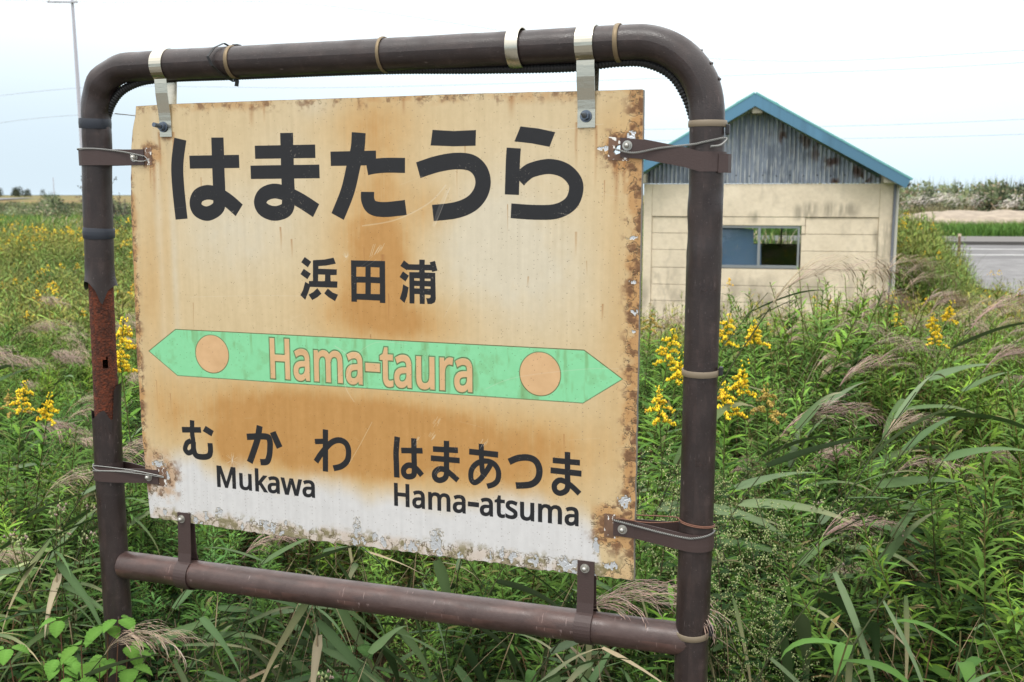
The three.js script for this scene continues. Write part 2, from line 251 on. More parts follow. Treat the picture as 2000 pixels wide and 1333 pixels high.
  part(hut, 'purlin', box(0.115, 0.12, 0.5, -1.43, 2.535, 0.05, 0.006), M.purlin);
  // bargeboards and roof
  M.blue = new THREE.MeshStandardMaterial({ color: 0x55839f, roughness: 0.55, map: tex(pixelCanvas(256, 64, (i, j) => { const k = 208 + 60 * fbm(i / 20, j / 10, 9, 4) - (hash(i, j, 3) > 0.99 ? 40 : 0); return [k, k, k]; })) });
  M.teal = new THREE.MeshStandardMaterial({ color: 0x72b6b4, roughness: 0.5, map: tex(pixelCanvas(256, 256, (i, j) => { const k = 195 + 80 * fbm(i / 20, j / 20, 9, 4); return [k, k, k]; })) });
  const zb = 0.30, apexX = -0.05, apexY = 3.56;
  const barge = (dir, ex, ey) => { const s = new THREE.Shape(), dx = ex - apexX, dy = ey - apexY, l = Math.hypot(dx, dy), nx = dy / l * dir, ny = -Math.abs(dx) / l, w = 0.128; s.moveTo(apexX, apexY); s.lineTo(ex, ey); s.lineTo(ex + nx * w * 0.8, ey + ny * w * 0.9); s.lineTo(apexX, apexY - w / Math.cos(Math.atan2(Math.abs(dy), Math.abs(dx)))); const e = new THREE.ExtrudeGeometry(s, { depth: 0.022, bevelEnabled: true, bevelSize: 0.003, bevelThickness: 0.003, bevelSegments: 1 }); e.translate(dir * 0.001, 0, zb); return e; };
  const ER = [1.80, 2.515], EL = [-1.80, 2.515];
  part(hut, 'bargeboard', barge(1, ...ER), M.blue, 'blue painted right bargeboard'); part(hut, 'bargeboard', barge(-1, ...EL), M.blue, 'blue painted left bargeboard');
  const slope = (dir, ex, ey) => { const dx = ex - apexX, dy = ey - apexY, l = Math.hypot(dx, dy), g = box(l + 0.02, 0.022, 4.1, (l + 0.02) / 2, 0.014, 0); if (dir < 0) g.scale(-1, 1, 1); if (dir < 0) { const ix = g.index.array; for (let k = 0; k < ix.length; k += 3) { const t = ix[k]; ix[k] = ix[k + 1]; ix[k + 1] = t; } g.computeVertexNormals(); } g.rotateZ(Math.atan2(dy, Math.abs(dx)) * dir); g.translate(apexX, apexY, zb + 0.03 - 2.05); return g; };
  const roof = part(hut, 'roof', merge([slope(1, ...ER), slope(-1, ...EL)]), M.teal, 'faded teal sheet roof');
  M.oldTin = new THREE.MeshStandardMaterial({ color: 0x8a7f78, roughness: 0.8 });
  M.tinRust = new THREE.MeshStandardMaterial({ color: 0x9c6a4c, roughness: 0.9 });
  for (const [t, z, w, h, m, tilt] of [[0.10, -0.2, 0.22, 0.02, M.teal, 0.06], [0.345, -0.5, 0.18, 0.03, M.tinRust, 0.22], [0.31, -0.8, 0.16, 0.022, M.oldTin, 0.12], [0.48, -0.3, 0.12, 0.016, M.oldTin, 0.12], [0.55, -0.4, 0.10, 0.016, M.oldTin, 0.14], [0.66, -0.4, 0.12, 0.014, M.teal, 0.07]]) {
    const g = box(w, h, 0.5, 0, 0, 0); g.rotateZ(-0.53 + tilt); g.translate(mix(apexX, ER[0], t), mix(apexY, ER[1], t) + 0.045, z); part(roof, 'lifted_sheet', g, m);
  }
  { const g = box(0.16, 0.012, 0.4, 0, 0, 0); g.rotateZ(0.53 - 0.03); g.translate(apexX - 0.16, apexY - 0.058, 0.0); part(roof, 'lifted_sheet', g, M.teal); }
  part(hut, 'gutter', (() => { const s = new THREE.Shape(); s.absarc(0, 0, 0.05, Math.PI, 2 * Math.PI); s.lineTo(0.045, 0); s.absarc(0, 0, 0.044, 2 * Math.PI, Math.PI, true); const e = new THREE.ExtrudeGeometry(s, { depth: 3.9, bevelEnabled: false }); e.translate(ER[0] - 0.03, ER[1] - 0.04, zb - 3.95); return e; })(), M.alu);
  // downpipes on the right corner
  M.pipeGrey = new THREE.MeshStandardMaterial({ color: 0x6b6f78, roughness: 0.6 }); M.pipePale = new THREE.MeshStandardMaterial({ color: 0xb9b6ac, roughness: 0.7 });
  part(hut, 'downpipe', tube([new V3(R + 0.0, 2.46, 0.03), new V3(R - 0.005, 1.2, 0.035), new V3(R - 0.01, 0.1, 0.035)], 0.017, 12, 10), M.pipeGrey, 'dark grey conduit on the right corner');
  part(hut, 'downpipe', tube([new V3(R + 0.03, 2.5, 0.012), new V3(R + 0.03, 1.2, 0.014), new V3(R + 0.03, 0.1, 0.014)], 0.022, 12, 12), M.pipePale, 'pale downpipe on the right corner');
}
// ---------------------------------------------------------------- station sign: printed and weathered board face
// board millimetres: x to the right from the lower left corner, y up; strokes are [width, x, y, x, y ...]
const STROKES = [
  [30.4,123.3,830.7,113.3,780.7,112.8,732.9,117.8,664.8],
  [26.6,144.3,783.0,265.8,783.4],
  [29.8,215.1,832.2,214.6,764.1,214.3,707.4,209.3,688.4,184.0,676.8,161.3,683.4,154.8,698.4,162.8,713.7,184.2,720.7,208.7,716.9,234.5,704.3,261.7,684.0],
  [26.2,304.4,801.2,444.4,801.5],
  [26.9,292.6,761.1,452.7,761.9],
  [29.7,379.7,838.4,379.4,756.9,379.6,707.8,373.5,686.2,346.1,678.3,320.9,685.9,313.0,701.4,323.8,717.0,349.5,723.2,381.6,715.5,409.8,703.2,442.8,684.4],
  [27.9,478.7,786.3,579.0,787.0],
  [30.3,542.1,835.9,539.1,806.4,529.8,773.9,515.0,723.1,491.4,673.2],
  [28.6,558.5,768.0,573.7,770.8,600.4,772.7,641.0,772.0],
  [29.0,559.2,721.6,559.5,705.2,568.7,691.7,592.2,687.4,625.5,689.9,641.4,691.8],
  [30.9,669.1,762.8,707.9,773.8,746.2,779.2,777.6,776.0,796.2,761.6,802.7,740.1,796.1,717.2,777.2,698.5,745.5,686.8,698.9,681.5],
  [27.9,864.1,801.8,862.3,776.6,860.3,716.4],
  [27.2,874.5,742.7,883.6,751.7,900.1,761.7,932.9,767.6,962.4,760.4,981.6,742.3,984.7,722.9,974.7,700.6,948.2,686.5,909.4,684.0,858.7,686.6],
  [12.4,95.2,209.1,144.8,212.4],
  [11.6,122.7,232.0,121.6,203.4,123.3,184.1,121.3,166.0,109.5,158.5,101.4,166.0,106.7,180.1,117.7,186.2],
  [13.0,123.7,184.1,123.7,167.9,129.5,154.7,146.4,152.6,161.7,156.5,167.0,166.7,166.8,185.1],
  [13.7,260.8,206.6,307.2,211.0,316.9,203.9,317.0,184.3,314.2,168.3,308.0,156.7,292.4,154.3],
  [14.7,293.6,232.9,287.1,204.0,277.1,177.8,265.8,151.3],
  [12.4,451.7,237.4,449.3,148.5],
  [11.1,426.2,210.1,455.2,213.1],
  [12.4,427.4,167.3,441.7,187.2,464.7,210.8,483.6,217.6,498.7,212.1,504.4,197.2,501.2,177.0,487.3,163.4,468.4,157.1],
  [12.2,615.7,235.3,612.5,203.5,612.8,179.4,613.3,151.3],
  [11.4,624.0,208.1,671.1,211.5],
  [11.7,652.2,235.2,652.3,194.9,652.5,167.9,649.2,158.6,637.8,155.4,629.8,159.8,629.3,170.3,638.1,178.6,649.5,178.2,660.6,170.2,669.2,161.1],
  [11.3,693.8,217.0,747.6,218.9],
  [11.4,689.1,198.2,751.2,198.6],
  [11.5,723.3,236.0,722.9,189.3,722.7,168.5,717.9,159.1,706.8,154.5,697.9,158.7,697.4,169.1,707.0,177.4,719.6,177.1,732.2,169.4,747.1,158.3],
  [11.8,771.5,218.6,832.1,217.5],
  [10.5,797.1,236.0,797.3,207.7,799.0,184.4,802.7,170.1],
  [10.7,819.0,202.3,809.8,185.4,794.3,164.9,782.0,157.2,775.2,164.6,776.5,182.4,788.3,196.7,806.8,202.7,823.5,198.4,832.6,184.6,831.1,167.0,821.9,157.3,809.1,152.5],
  [12.8,854.7,205.5,873.3,214.4,894.2,217.1,909.0,211.8,916.4,196.7,913.5,177.7,898.8,164.8,868.9,159.5],
  [10.9,943.3,216.3,997.1,216.3],
  [11.5,939.1,196.5,1000.2,195.6],
  [10.8,972.5,235.1,972.9,189.1,973.6,169.2,969.4,158.8,957.7,153.3,948.4,158.1,947.4,169.5,956.1,178.4,967.8,177.2,982.3,168.6,996.8,156.4],
];
const POLYGONS = [
  [[700.0,838.1,743.4,835.0,788.8,836.0,787.7,807.2,743.2,806.7,695.5,809.1]],
  [[877.4,840.7,911.8,836.4,944.3,829.1,933.6,803.1,899.9,809.7,865.4,813.9]],
  [[413.8,591.1,428.5,581.7,420.3,570.5,405.4,580.5]],
  [[410.7,567.2,427.0,557.8,418.6,546.4,402.7,556.3]],
  [[413.4,540.8,425.9,534.9,420.0,520.1,412.3,504.2,401.3,513.2,407.7,523.9]],
  [[432.6,584.9,459.3,587.1,480.0,591.1,484.8,579.3,463.7,575.3,444.8,573.4,444.6,568.2,486.8,568.0,486.1,556.7,472.0,556.1,472.2,543.7,487.6,543.8,486.8,531.0,421.7,531.0,422.1,542.7,431.4,543.0],[443.8,556.6,459.9,556.6,459.0,543.6,443.2,543.1]],
  [[441.1,528.7,450.3,518.0,440.6,510.4,428.6,504.3,420.5,514.9,431.4,520.5]],
  [[465.2,528.8,476.3,520.9,488.3,517.2,481.2,503.9,466.6,511.3,456.9,518.8]],
  [[519.2,586.8,594.7,587.0,593.9,504.0,582.1,504.0,582.0,508.5,530.6,508.9,530.5,504.2,518.5,504.2],[530.9,574.0,551.5,574.3,550.8,555.0,530.4,554.8],[562.8,574.4,582.5,574.0,582.2,554.6,562.4,554.9],[531.1,542.8,550.8,543.1,550.1,520.9,530.4,520.6],[562.7,543.1,582.8,542.7,582.2,521.3,562.0,521.0]],
  [[636.0,589.3,646.9,581.6,641.9,570.1,628.0,578.2]],
  [[633.4,567.7,646.2,559.6,638.7,548.1,626.1,556.6]],
  [[633.5,542.3,645.2,536.5,641.6,519.2,635.8,505.9,625.9,513.6,631.1,529.0]],
  [[643.6,581.9,668.9,582.1,669.0,591.5,680.6,591.3,680.3,582.0,692.7,582.3,691.0,586.6,702.1,589.8,707.3,571.1,696.0,568.3,695.4,571.2,680.2,571.0,680.1,566.9,702.5,566.6,703.1,515.3,700.8,509.2,693.2,505.6,685.5,505.7,682.8,517.0,688.9,516.8,692.2,518.9,692.3,523.3,679.8,523.9,679.4,505.3,669.0,505.1,668.8,524.2,657.8,524.2,657.3,505.5,646.9,505.3,647.1,566.6,668.3,567.0,668.3,570.9,643.0,571.1],[657.6,555.1,669.2,555.0,669.2,550.2,657.5,550.3],[680.0,554.9,692.4,554.9,692.4,550.5,679.9,550.5],[657.6,540.1,669.0,540.0,669.0,535.2,657.5,535.2],[679.8,539.9,692.4,539.7,692.4,535.3,679.7,535.3]],
  [[157.3,222.4,177.4,212.7,171.2,200.3,149.2,210.4]],
  [[318.2,219.1,332.0,224.9,347.6,193.2,334.2,186.7]],
];
const BX0 = -30, BX1 = 1120, BY0 = -20, BY1 = 915, TW = 2048, TH = 1665, PX = TW / (BX1 - BX0);
const boardUV = (x, y) => [(x - BX0) / (BX1 - BX0), (y - BY0) / (BY1 - BY0)];
const arrowPts = [[17, 378], [90, 429], [1003, 431], [1077, 381], [1002, 331], [90, 328]];
const discs = [[181, 380, 42, 41], [917, 381, 41, 42]];
function inkShapes(x, which) {   // draws the print with the canvas in board millimetres
  const path = (pts) => { x.beginPath(); pts.forEach((p, i) => i ? x.lineTo(p[0], p[1]) : x.moveTo(p[0], p[1])); x.closePath(); };
  if (which === 'band') { path(arrowPts); x.fill(); return; }
  if (which === 'bandEdge') { path(arrowPts); x.stroke(); return; }
  if (which === 'discs') { for (const [a, b, r, q] of discs) { x.beginPath(); x.ellipse(a, b, r, q, 0, 0, 7); x.fill(); } return; }
  if (which === 'discEdge') { for (const [a, b, r, q] of discs) { x.beginPath(); x.ellipse(a, b, r, q, 0, 0, 7); x.stroke(); } return; }
  const text = (s, l, base, right, capH, bold, extra, stroke) => {
    x.save(); x.translate(l, base); x.scale(1, -1); x.font = (bold ? 'bold ' : '') + '100px sans-serif';
    const chars = [...s]; let w = 0; const adv = chars.map((c) => x.measureText(c).width * (c === '-' ? 1.25 : 1)); adv.forEach((v) => { w += v; });
    const k = capH / 71.4; x.scale((right - l) / w, k); let at = 0;
    x.lineWidth = extra; x.lineJoin = 'miter';
    chars.forEach((c, i) => { if (c === '-') { const q = adv[i], r = [at + q * 0.10, -36, q * 0.84, 11]; if (stroke) x.strokeRect(...r); else { x.fillRect(...r); if (extra) x.strokeRect(...r); } } else { if (stroke) x.strokeText(c, at, 0); else { x.fillText(c, at, 0); if (extra) x.strokeText(c, at, 0); } } at += adv[i]; });
    x.restore();
  };
  if (which === 'bandText') { text('Hama-taura', 318, 339, 784, 80, false, 4.5); return; }
  if (which === 'bandTextEdge') { text('Hama-taura', 318, 339, 784, 80, false, 9, true); return; }
  for (const s of STROKES) {
    const pts = []; for (let i = 1; i < s.length; i += 2) pts.push(new THREE.Vector2(s[i], s[i + 1]));
    x.lineWidth = s[0]; x.lineCap = 'butt'; x.lineJoin = 'round'; x.beginPath();
    if (pts.length < 3) { x.moveTo(pts[0].x, pts[0].y); x.lineTo(pts[1].x, pts[1].y); }
    else { const q = new THREE.SplineCurve(pts).getPoints(pts.length * 14); q.forEach((p, i) => i ? x.lineTo(p.x, p.y) : x.moveTo(p.x, p.y)); }
    x.stroke();
  }
  for (const rings of POLYGONS) { x.beginPath(); for (const r of rings) { for (let i = 0; i < r.length; i += 2) i ? x.lineTo(r[i], r[i + 1]) : x.moveTo(r[i], r[i + 1]); x.closePath(); } x.fill('evenodd'); }
  text('Mukawa', 176, 91, 427, 45, false, 4.2); text('Hama-atsuma', 602, 93.5, 999, 45, false, 4.2);
}
const mmCanvas = () => { const c = document.createElement('canvas'); c.width = TW; c.height = TH; const x = c.getContext('2d'); return [c, x, () => x.setTransform(PX, 0, 0, -PX, -BX0 * PX, BY1 * PX)]; };
const maskOf = (draw) => { const [c, x, mm] = mmCanvas(); x.fillStyle = '#000'; x.fillRect(0, 0, TW, TH); mm(); x.fillStyle = x.strokeStyle = '#fff'; draw(x); return x.getImageData(0, 0, TW, TH).data; };
function boardMaps() {
  const rnd = rng(77);
  const ink = maskOf((x) => inkShapes(x, 'ink'));
  const band = maskOf((x) => { inkShapes(x, 'band'); x.fillStyle = x.strokeStyle = '#000'; inkShapes(x, 'discs'); inkShapes(x, 'bandText'); });
  const edge = maskOf((x) => { x.lineWidth = 1.8; inkShapes(x, 'bandEdge'); inkShapes(x, 'discEdge'); inkShapes(x, 'bandTextEdge'); x.fillStyle = x.strokeStyle = '#000'; inkShapes(x, 'bandText'); });
  const cut = maskOf((x) => { inkShapes(x, 'discs'); inkShapes(x, 'bandText'); });
  // scratches and specks, drawn once as masks
  const scratch = maskOf((x) => {
    const line = (pts, w, a) => { x.globalAlpha = a; x.lineWidth = w; x.beginPath(); new THREE.SplineCurve(pts.map((p) => new THREE.Vector2(...p))).getPoints(30).forEach((p, i) => i ? x.lineTo(p.x, p.y) : x.moveTo(p.x, p.y)); x.stroke(); };
    line([[545, 655], [620, 668], [690, 700], [727, 735]], 2.6, 0.35); line([[700, 656], [712, 690], [730, 725]], 6, 0.22); line([[704, 660], [735, 730]], 2, 0.4);
    for (let i = 0; i < 7; i++) line([[560 + i * 4 + rnd() * 3, 594 + i * 2], [570 + i * 3.6 + rnd() * 5, 614 + rnd() * 8]], 0.9, 0.6);
    line([[130, 500], [280, 508], [420, 512]], 0.9, 0.35); line([[720, 480], [745, 520], [800, 560], [860, 585]], 0.9, 0.3); line([[560, 262], [530, 210], [505, 170]], 1.6, 0.35); line([[478, 413], [515, 385], [500, 335], [520, 300]], 2.4, 0.3); line([[806, 345], [870, 372], [1000, 395], [1070, 400]], 1.6, 0.22); line([[480, 350], [560, 420], [640, 424]], 1.4, 0.25);
    line([[905, 838], [960, 834], [1035, 842]], 0.8, 0.5);
    for (let k = 0; k < 34; k++) { const a = 80 + rnd() * 960, b = 180 + rnd() * 620, l = 8 + rnd() * 60, t = (rnd() - 0.4) * 1.6; line([[a, b], [a + l * 0.5 * Math.cos(t) + 2, b + l * 0.5 * Math.sin(t)], [a + l * Math.cos(t), b + l * Math.sin(t)]], 0.6 + rnd() * 0.6, 0.12 + rnd() * 0.22); }
    for (const [a, b, n] of [[700, 268, 8], [690, 240, 9], [655, 225, 7], [800, 232, 8], [702, 170, 4]]) for (let i = 0; i < n; i++) { const u = a + rnd() * 14 - 7, v = b + rnd() * 16 - 8; line([[u, v], [u + 3, v + 5], [u + 5, v + 9]], 0.8, 0.5); }
    for (let i = 0; i < 22; i++) { const t = rnd() * 6.28, r = 5 + rnd() * 14; line([[222, 152], [222 + Math.cos(t) * r * 0.5, 152 + Math.sin(t) * r * 0.5], [222 + Math.cos(t) * r, 152 + Math.sin(t) * r]], 0.7, 0.55); }
    for (let i = 0; i < 12; i++) { const t = 0.4 + rnd() * 2, r = 4 + rnd() * 9; line([[508, 592], [508 + Math.cos(t) * r, 592 + Math.sin(t) * r]], 0.7, 0.5); }
    x.globalAlpha = 1;
  });
  const dots = maskOf((x) => { for (let k = 0; k < 34; k++) { const u = 24 + k * 32.6; for (let v = 10; v < 890; v += 7.4) { const keep = v < 130 ? 0.75 : u > 760 ? 0.4 : 0.22; if (rnd() < keep * (0.5 + noise(k * 0.7, v / 60, 9))) { x.globalAlpha = 0.25 + rnd() * 0.6; x.beginPath(); x.arc(u + (rnd() - 0.5) * 1.2, v, 0.7 + rnd() * 0.35, 0, 7); x.fill(); } } } x.globalAlpha = 1; });
  const stains = [[560, 600, 90, 110, 1.0], [590, 740, 70, 170, .55], [520, 480, 110, 60, .6], [640, 470, 130, 55, .85], [600, 560, 50, 60, .8], [560, 850, 120, 60, .45], [60, 620, 40, 200, .35], [700, 690, 60, 60, .5], [1070, 830, 60, 60, .35],
    [300, 260, 260, 80, .85], [420, 210, 200, 90, .9], [640, 270, 280, 60, .85], [760, 220, 240, 60, .65], [560, 180, 240, 60, .75], [880, 160, 140, 60, .5], [230, 180, 60, 50, .8], [220, 175, 26, 34, .9], [20, 500, 40, 140, .35], [60, 250, 60, 90, .4], [500, 250, 60, 30, .4], [960, 250, 120, 60, .35], [1075, 500, 50, 300, .4]];
  const pale = [[250, 640, 170, 110, .9], [790, 640, 110, 110, 1], [900, 560, 150, 120, .7], [380, 780, 80, 120, .35], [60, 650, 12, 260, .7], [95, 560, 10, 200, .6], [900, 700, 120, 200, .4], [450, 890, 50, 30, .5]];
  const drips = [[70, 846, 120, 5], [106, 846, 150, 4], [985, 846, 90, 4], [1022, 840, 120, 4], [52, 780, 90, 7], [44, 780, 60, 4], [1060, 776, 110, 6], [1075, 776, 70, 5], [590, 600, 60, 6], [222, 160, 50, 5], [1070, 75, 60, 5], [300, 897, 50, 8], [330, 897, 40, 4], [640, 898, 34, 5], [860, 896, 44, 9]];
  for (let k = 0; k < 26; k++) drips.push([rnd() * 1080, 890 - rnd() * 700, 20 + rnd() * 60, 1.2 + rnd() * 2]);
  const chips = []; for (let k = 0; k < 30; k++) chips.push([rnd() * 1000 + 40, 2 + rnd() * rnd() * 34, 2 + rnd() * 5, 2.5 + rnd() * 8]);
  chips.push([1085, 150, 9, 9], [1030, 60, 5, 14], [1060, 22, 11, 6], [30, 125, 12, 6], [52, 100, 6, 12], [1040, 800, 10, 4], [1088, 820, 8, 6], [1096, 505, 7, 4], [1097, 470, 5, 3], [1095, 560, 6, 4], [1090, 640, 8, 3], [975, 12, 20, 12], [905, 12, 10, 12], [700, 20, 10, 22], [520, 28, 6, 20], [300, 14, 10, 9]);
  const col = document.createElement('canvas'); col.width = TW; col.height = TH; const ctx = col.getContext('2d'), im = ctx.createImageData(TW, TH);
  const hgt = document.createElement('canvas'); hgt.width = TW; hgt.height = TH; const hx = hgt.getContext('2d'), hm = hx.createImageData(TW, TH);
  const orm = document.createElement('canvas'); orm.width = TW; orm.height = TH; const ox = orm.getContext('2d'), om = ox.createImageData(TW, TH);
  for (let j = 0; j < TH; j++) for (let i = 0; i < TW; i++) {
    const x = BX0 + (i + 0.5) / PX, y = BY1 - (j + 0.5) / PX, o = (j * TW + i) * 4;
    const f1 = fbm(x / 40, y / 40, 3, 4), f2 = fbm(x / 9, y / 9, 13, 3), vs = fbm(x / 7, y / 130, 31, 3), fine = hash(i, j, 2);
    // white enamel below a wavy dye line, aged tan above it
    const line = 118 + 22 * (fbm(x / 60, 3, 8, 3) - 0.5) * 2 + 10 * (vs - 0.5) + smooth(260, 60, x) * 26 - smooth(900, 1010, x) * 18 + smooth(1015, 1060, x) * -150;
    const tanK = smooth(line - 34, line + 40, y + 16 * (f1 - 0.5) + 10 * (vs - 0.5));
    let st = 0, pl = 0; for (const [a, b, rx, ry, s] of stains) { const q = ((x - a) / rx) ** 2 + ((y - b) / ry) ** 2; if (q < 4) st += s * Math.exp(-q * 1.2); }
    for (const [a, b, rx, ry, s] of pale) { const q = ((x - a) / rx) ** 2 + ((y - b) / ry) ** 2; if (q < 4) pl += s * Math.exp(-q * 1.2); }
    const v2 = fbm(x / 3.2, y / 70, 37, 3), f3 = fbm(x / 18, y / 26, 43, 4); st = clamp(st * (0.72 + 0.4 * f1 + 0.36 * (vs - 0.5) + 0.2 * (v2 - 0.5) + 0.2 * (f3 - 0.5)), 0, 1.25); pl = clamp(pl * (0.75 + 0.5 * f3), 0, 1) * (1 - clamp(st));
    const hd = smooth(0.5, 1.0, st);
    let r = mix(226, 212, clamp(st)), g = mix(201, 160, clamp(st)), b = mix(156, 90, clamp(st));
    r = mix(r, 176, hd * 0.28); g = mix(g, 122, hd * 0.28); b = mix(b, 60, hd * 0.28);
    r = mix(r, 228, pl * 0.9); g = mix(g, 217, pl * 0.9); b = mix(b, 193, pl * 0.9);
    for (const [a, c, len, w] of drips) { const dx = Math.abs(x - a - 2.5 * (noise(y / 30, a, 5) - 0.5)), dy = c - y; if (dx < w && dy > 0 && dy < len) { const t = 0.55 * (1 - dx / w) * (1 - dy / len) * (0.5 + f2); r = mix(r, 158, t); g = mix(g, 100, t); b = mix(b, 50, t); } }
    r = mix(228, r, tanK); g = mix(226, g, tanK); b = mix(225, b, tanK);
    const gr = (f2 - 0.5) * 9 + (fine - 0.5) * 5 + (vs - 0.5) * 13; r += gr; g += gr; b += gr;
    let h = 128 + (f1 - 0.5) * 20, rough = 0.52 + 0.2 * (f2 - 0.5), metal = 0;
    // light or dark perforation dots
    const dt = dots[o] / 255; if (dt > 0) { const dark = tanK < 0.5 || x > 780; const t = dt * (dark ? 0.55 : 0.35); r = mix(r, dark ? 90 : 240, t); g = mix(g, dark ? 80 : 220, t); b = mix(b, dark ? 72 : 190, t); h -= dt * 26; }
    const ct = cut[o] / 255; if (ct > 0) { const k = (f1 - 0.5) * 22 + (f2 - 0.5) * 10; r = mix(r, 232 + k, ct); g = mix(g, 188 + k, ct); b = mix(b, 138 + k, ct); }
    // green band with its brown-green dirt along cut edges and letters
    const bk = band[o] / 255; if (bk > 0) { const run = smooth(0.55, 0.8, fbm(x / 14, y / 60, 51, 4)) * 0.4 + smooth(0.56, 0.78, fbm(x / 20, y / 20, 53, 4)) * 0.2; const G = [146 + (f2 - .5) * 8, 229 + (f2 - .5) * 7, 170 + (f2 - .5) * 8]; r = mix(r, mix(G[0], 122, run), bk); g = mix(g, mix(G[1], 158, run), bk); b = mix(b, mix(G[2], 96, run), bk); h -= bk * 34; }
    const ek = edge[o] / 255 * (0.6 + 0.4 * f2); if (ek > 0) { r = mix(r, 84, ek * 0.85); g = mix(g, 92, ek * 0.85); b = mix(b, 52, ek * 0.85); h -= ek * 30; }
    const nk = ink[o] / 255; if (nk > 0) { const wear = smooth(0.84, 0.9, noise(x / 2.2, y / 2.2, 99)) * smooth(0.58, 0.68, f1) * 0.7; r = mix(r, 13 + wear * 120 + (f2 - .5) * 8, nk); g = mix(g, 14 + wear * 110 + (f2 - .5) * 8, nk); b = mix(b, 20 + wear * 90 + (f2 - .5) * 8, nk); h += nk * 22; rough = mix(rough, 0.62, nk); }
    const sc = scratch[o] / 255; if (sc > 0) { r = mix(r, 240, sc); g = mix(g, 228, sc); b = mix(b, 205, sc); h -= sc * 20; }
    // corrosion along the rims: rust bloom, lichen-grey dirt, blisters and bare metal
    const L = Math.max(0, x + 14), R = Math.max(0, 1105 - x), B = Math.max(0, y + 2), T = Math.max(0, 899 - y), n1 = fbm(x / 26, y / 26, 61, 5), n2 = fbm(x / 8, y / 8, 67, 4), n3 = fbm(x / 16 + 9, y / 16, 71, 5);
    const reach = Math.max(smooth(46, 4, B) * 0.95, smooth(44, 2, R) * 0.95, smooth(26, 1, L) * 0.8, smooth(26, 1, T) * 0.45, smooth(90, 20, Math.hypot(x - 25, y - 98)) * 0.8, smooth(75, 18, Math.hypot(x - 1070, y - 98)) * 1.0, smooth(60, 16, Math.hypot(x - 1072, y - 796)) * 0.9, smooth(45, 10, Math.hypot(x - 45, y - 796)) * 0.8, smooth(26, 8, Math.hypot(x - 88, y - 846)) * 0.6, smooth(26, 8, Math.hypot(x - 1004, y - 846)) * 0.6);
    const rust = smooth(0.40, 0.66, n1 * 0.75 + reach * 0.42 - 0.06) * clamp(reach * 1.6); if (rust > 0) { const t = rust * 0.5 * (1 - 0.6 * smooth(50, 30, B)); r = mix(r, 186, t); g = mix(g, 122, t); b = mix(b, 60, t); rough = mix(rough, 0.85, t); }
    const blot = smooth(0.50, 0.70, n3 * 0.6 + n2 * 0.4 + reach * 0.10 - 0.04) * clamp(reach * 1.6); if (blot > 0) { const low = smooth(60, 20, B); r = mix(r, mix(112, 126, low), blot * 0.8); g = mix(g, mix(78, 117, low), blot * 0.8); b = mix(b, mix(54, 78, low), blot * 0.8); h += (n2 - 0.4) * 150 * blot; rough = mix(rough, 0.9, blot); }
    const crack = smooth(0.035, 0.0, Math.abs(n3 - 0.53)) * smooth(0.25, 0.6, reach); r = mix(r, 96, crack * 0.75); g = mix(g, 82, crack * 0.75); b = mix(b, 58, crack * 0.75); h -= crack * 90;
    let chip = 0; if (reach > 0.02 || y < 170) for (const [a, c, rx, ry] of chips) { const dx = Math.abs(x - a), dy = Math.abs(y - c); if (dx < rx * 1.6 && dy < ry * 1.6) { const q = Math.hypot(dx / rx, dy / ry) * 0.9 + (fbm(x / 4.5, y / 6, 83, 3) - 0.5) * 2.6; chip = Math.max(chip, smooth(1.0, 0.8, q)); if (q > 0.8 && q < 1.45) { const t = 0.4 * smooth(1.45, 1.0, q); r = mix(r, 104, t); g = mix(g, 88, t); b = mix(b, 52, t); h += 50 * t; } } }
    if (chip > 0) { r = mix(r, 232, chip); g = mix(g, 234, chip); b = mix(b, 238, chip); h -= chip * 60; rough = mix(rough, 0.4, chip); metal = chip * 0.5; }
    if (hash(i >> 1, j >> 1, 8) > 0.9975 - reach * 0.02) { r *= 0.6; g *= 0.55; b *= 0.5; }
    im.data[o] = r * 0.862; im.data[o + 1] = g * 0.862; im.data[o + 2] = b * 0.858; im.data[o + 3] = 255;
    hm.data[o] = hm.data[o + 1] = hm.data[o + 2] = clamp(h, 0, 255); hm.data[o + 3] = 255;
    om.data[o] = 255; om.data[o + 1] = clamp(rough) * 255; om.data[o + 2] = metal * 255; om.data[o + 3] = 255;
  }
  ctx.putImageData(im, 0, 0); hx.putImageData(hm, 0, 0); ox.putImageData(om, 0, 0);
  return { map: tex(col), bump: tex(hgt, false), orm: tex(orm, false) };
}
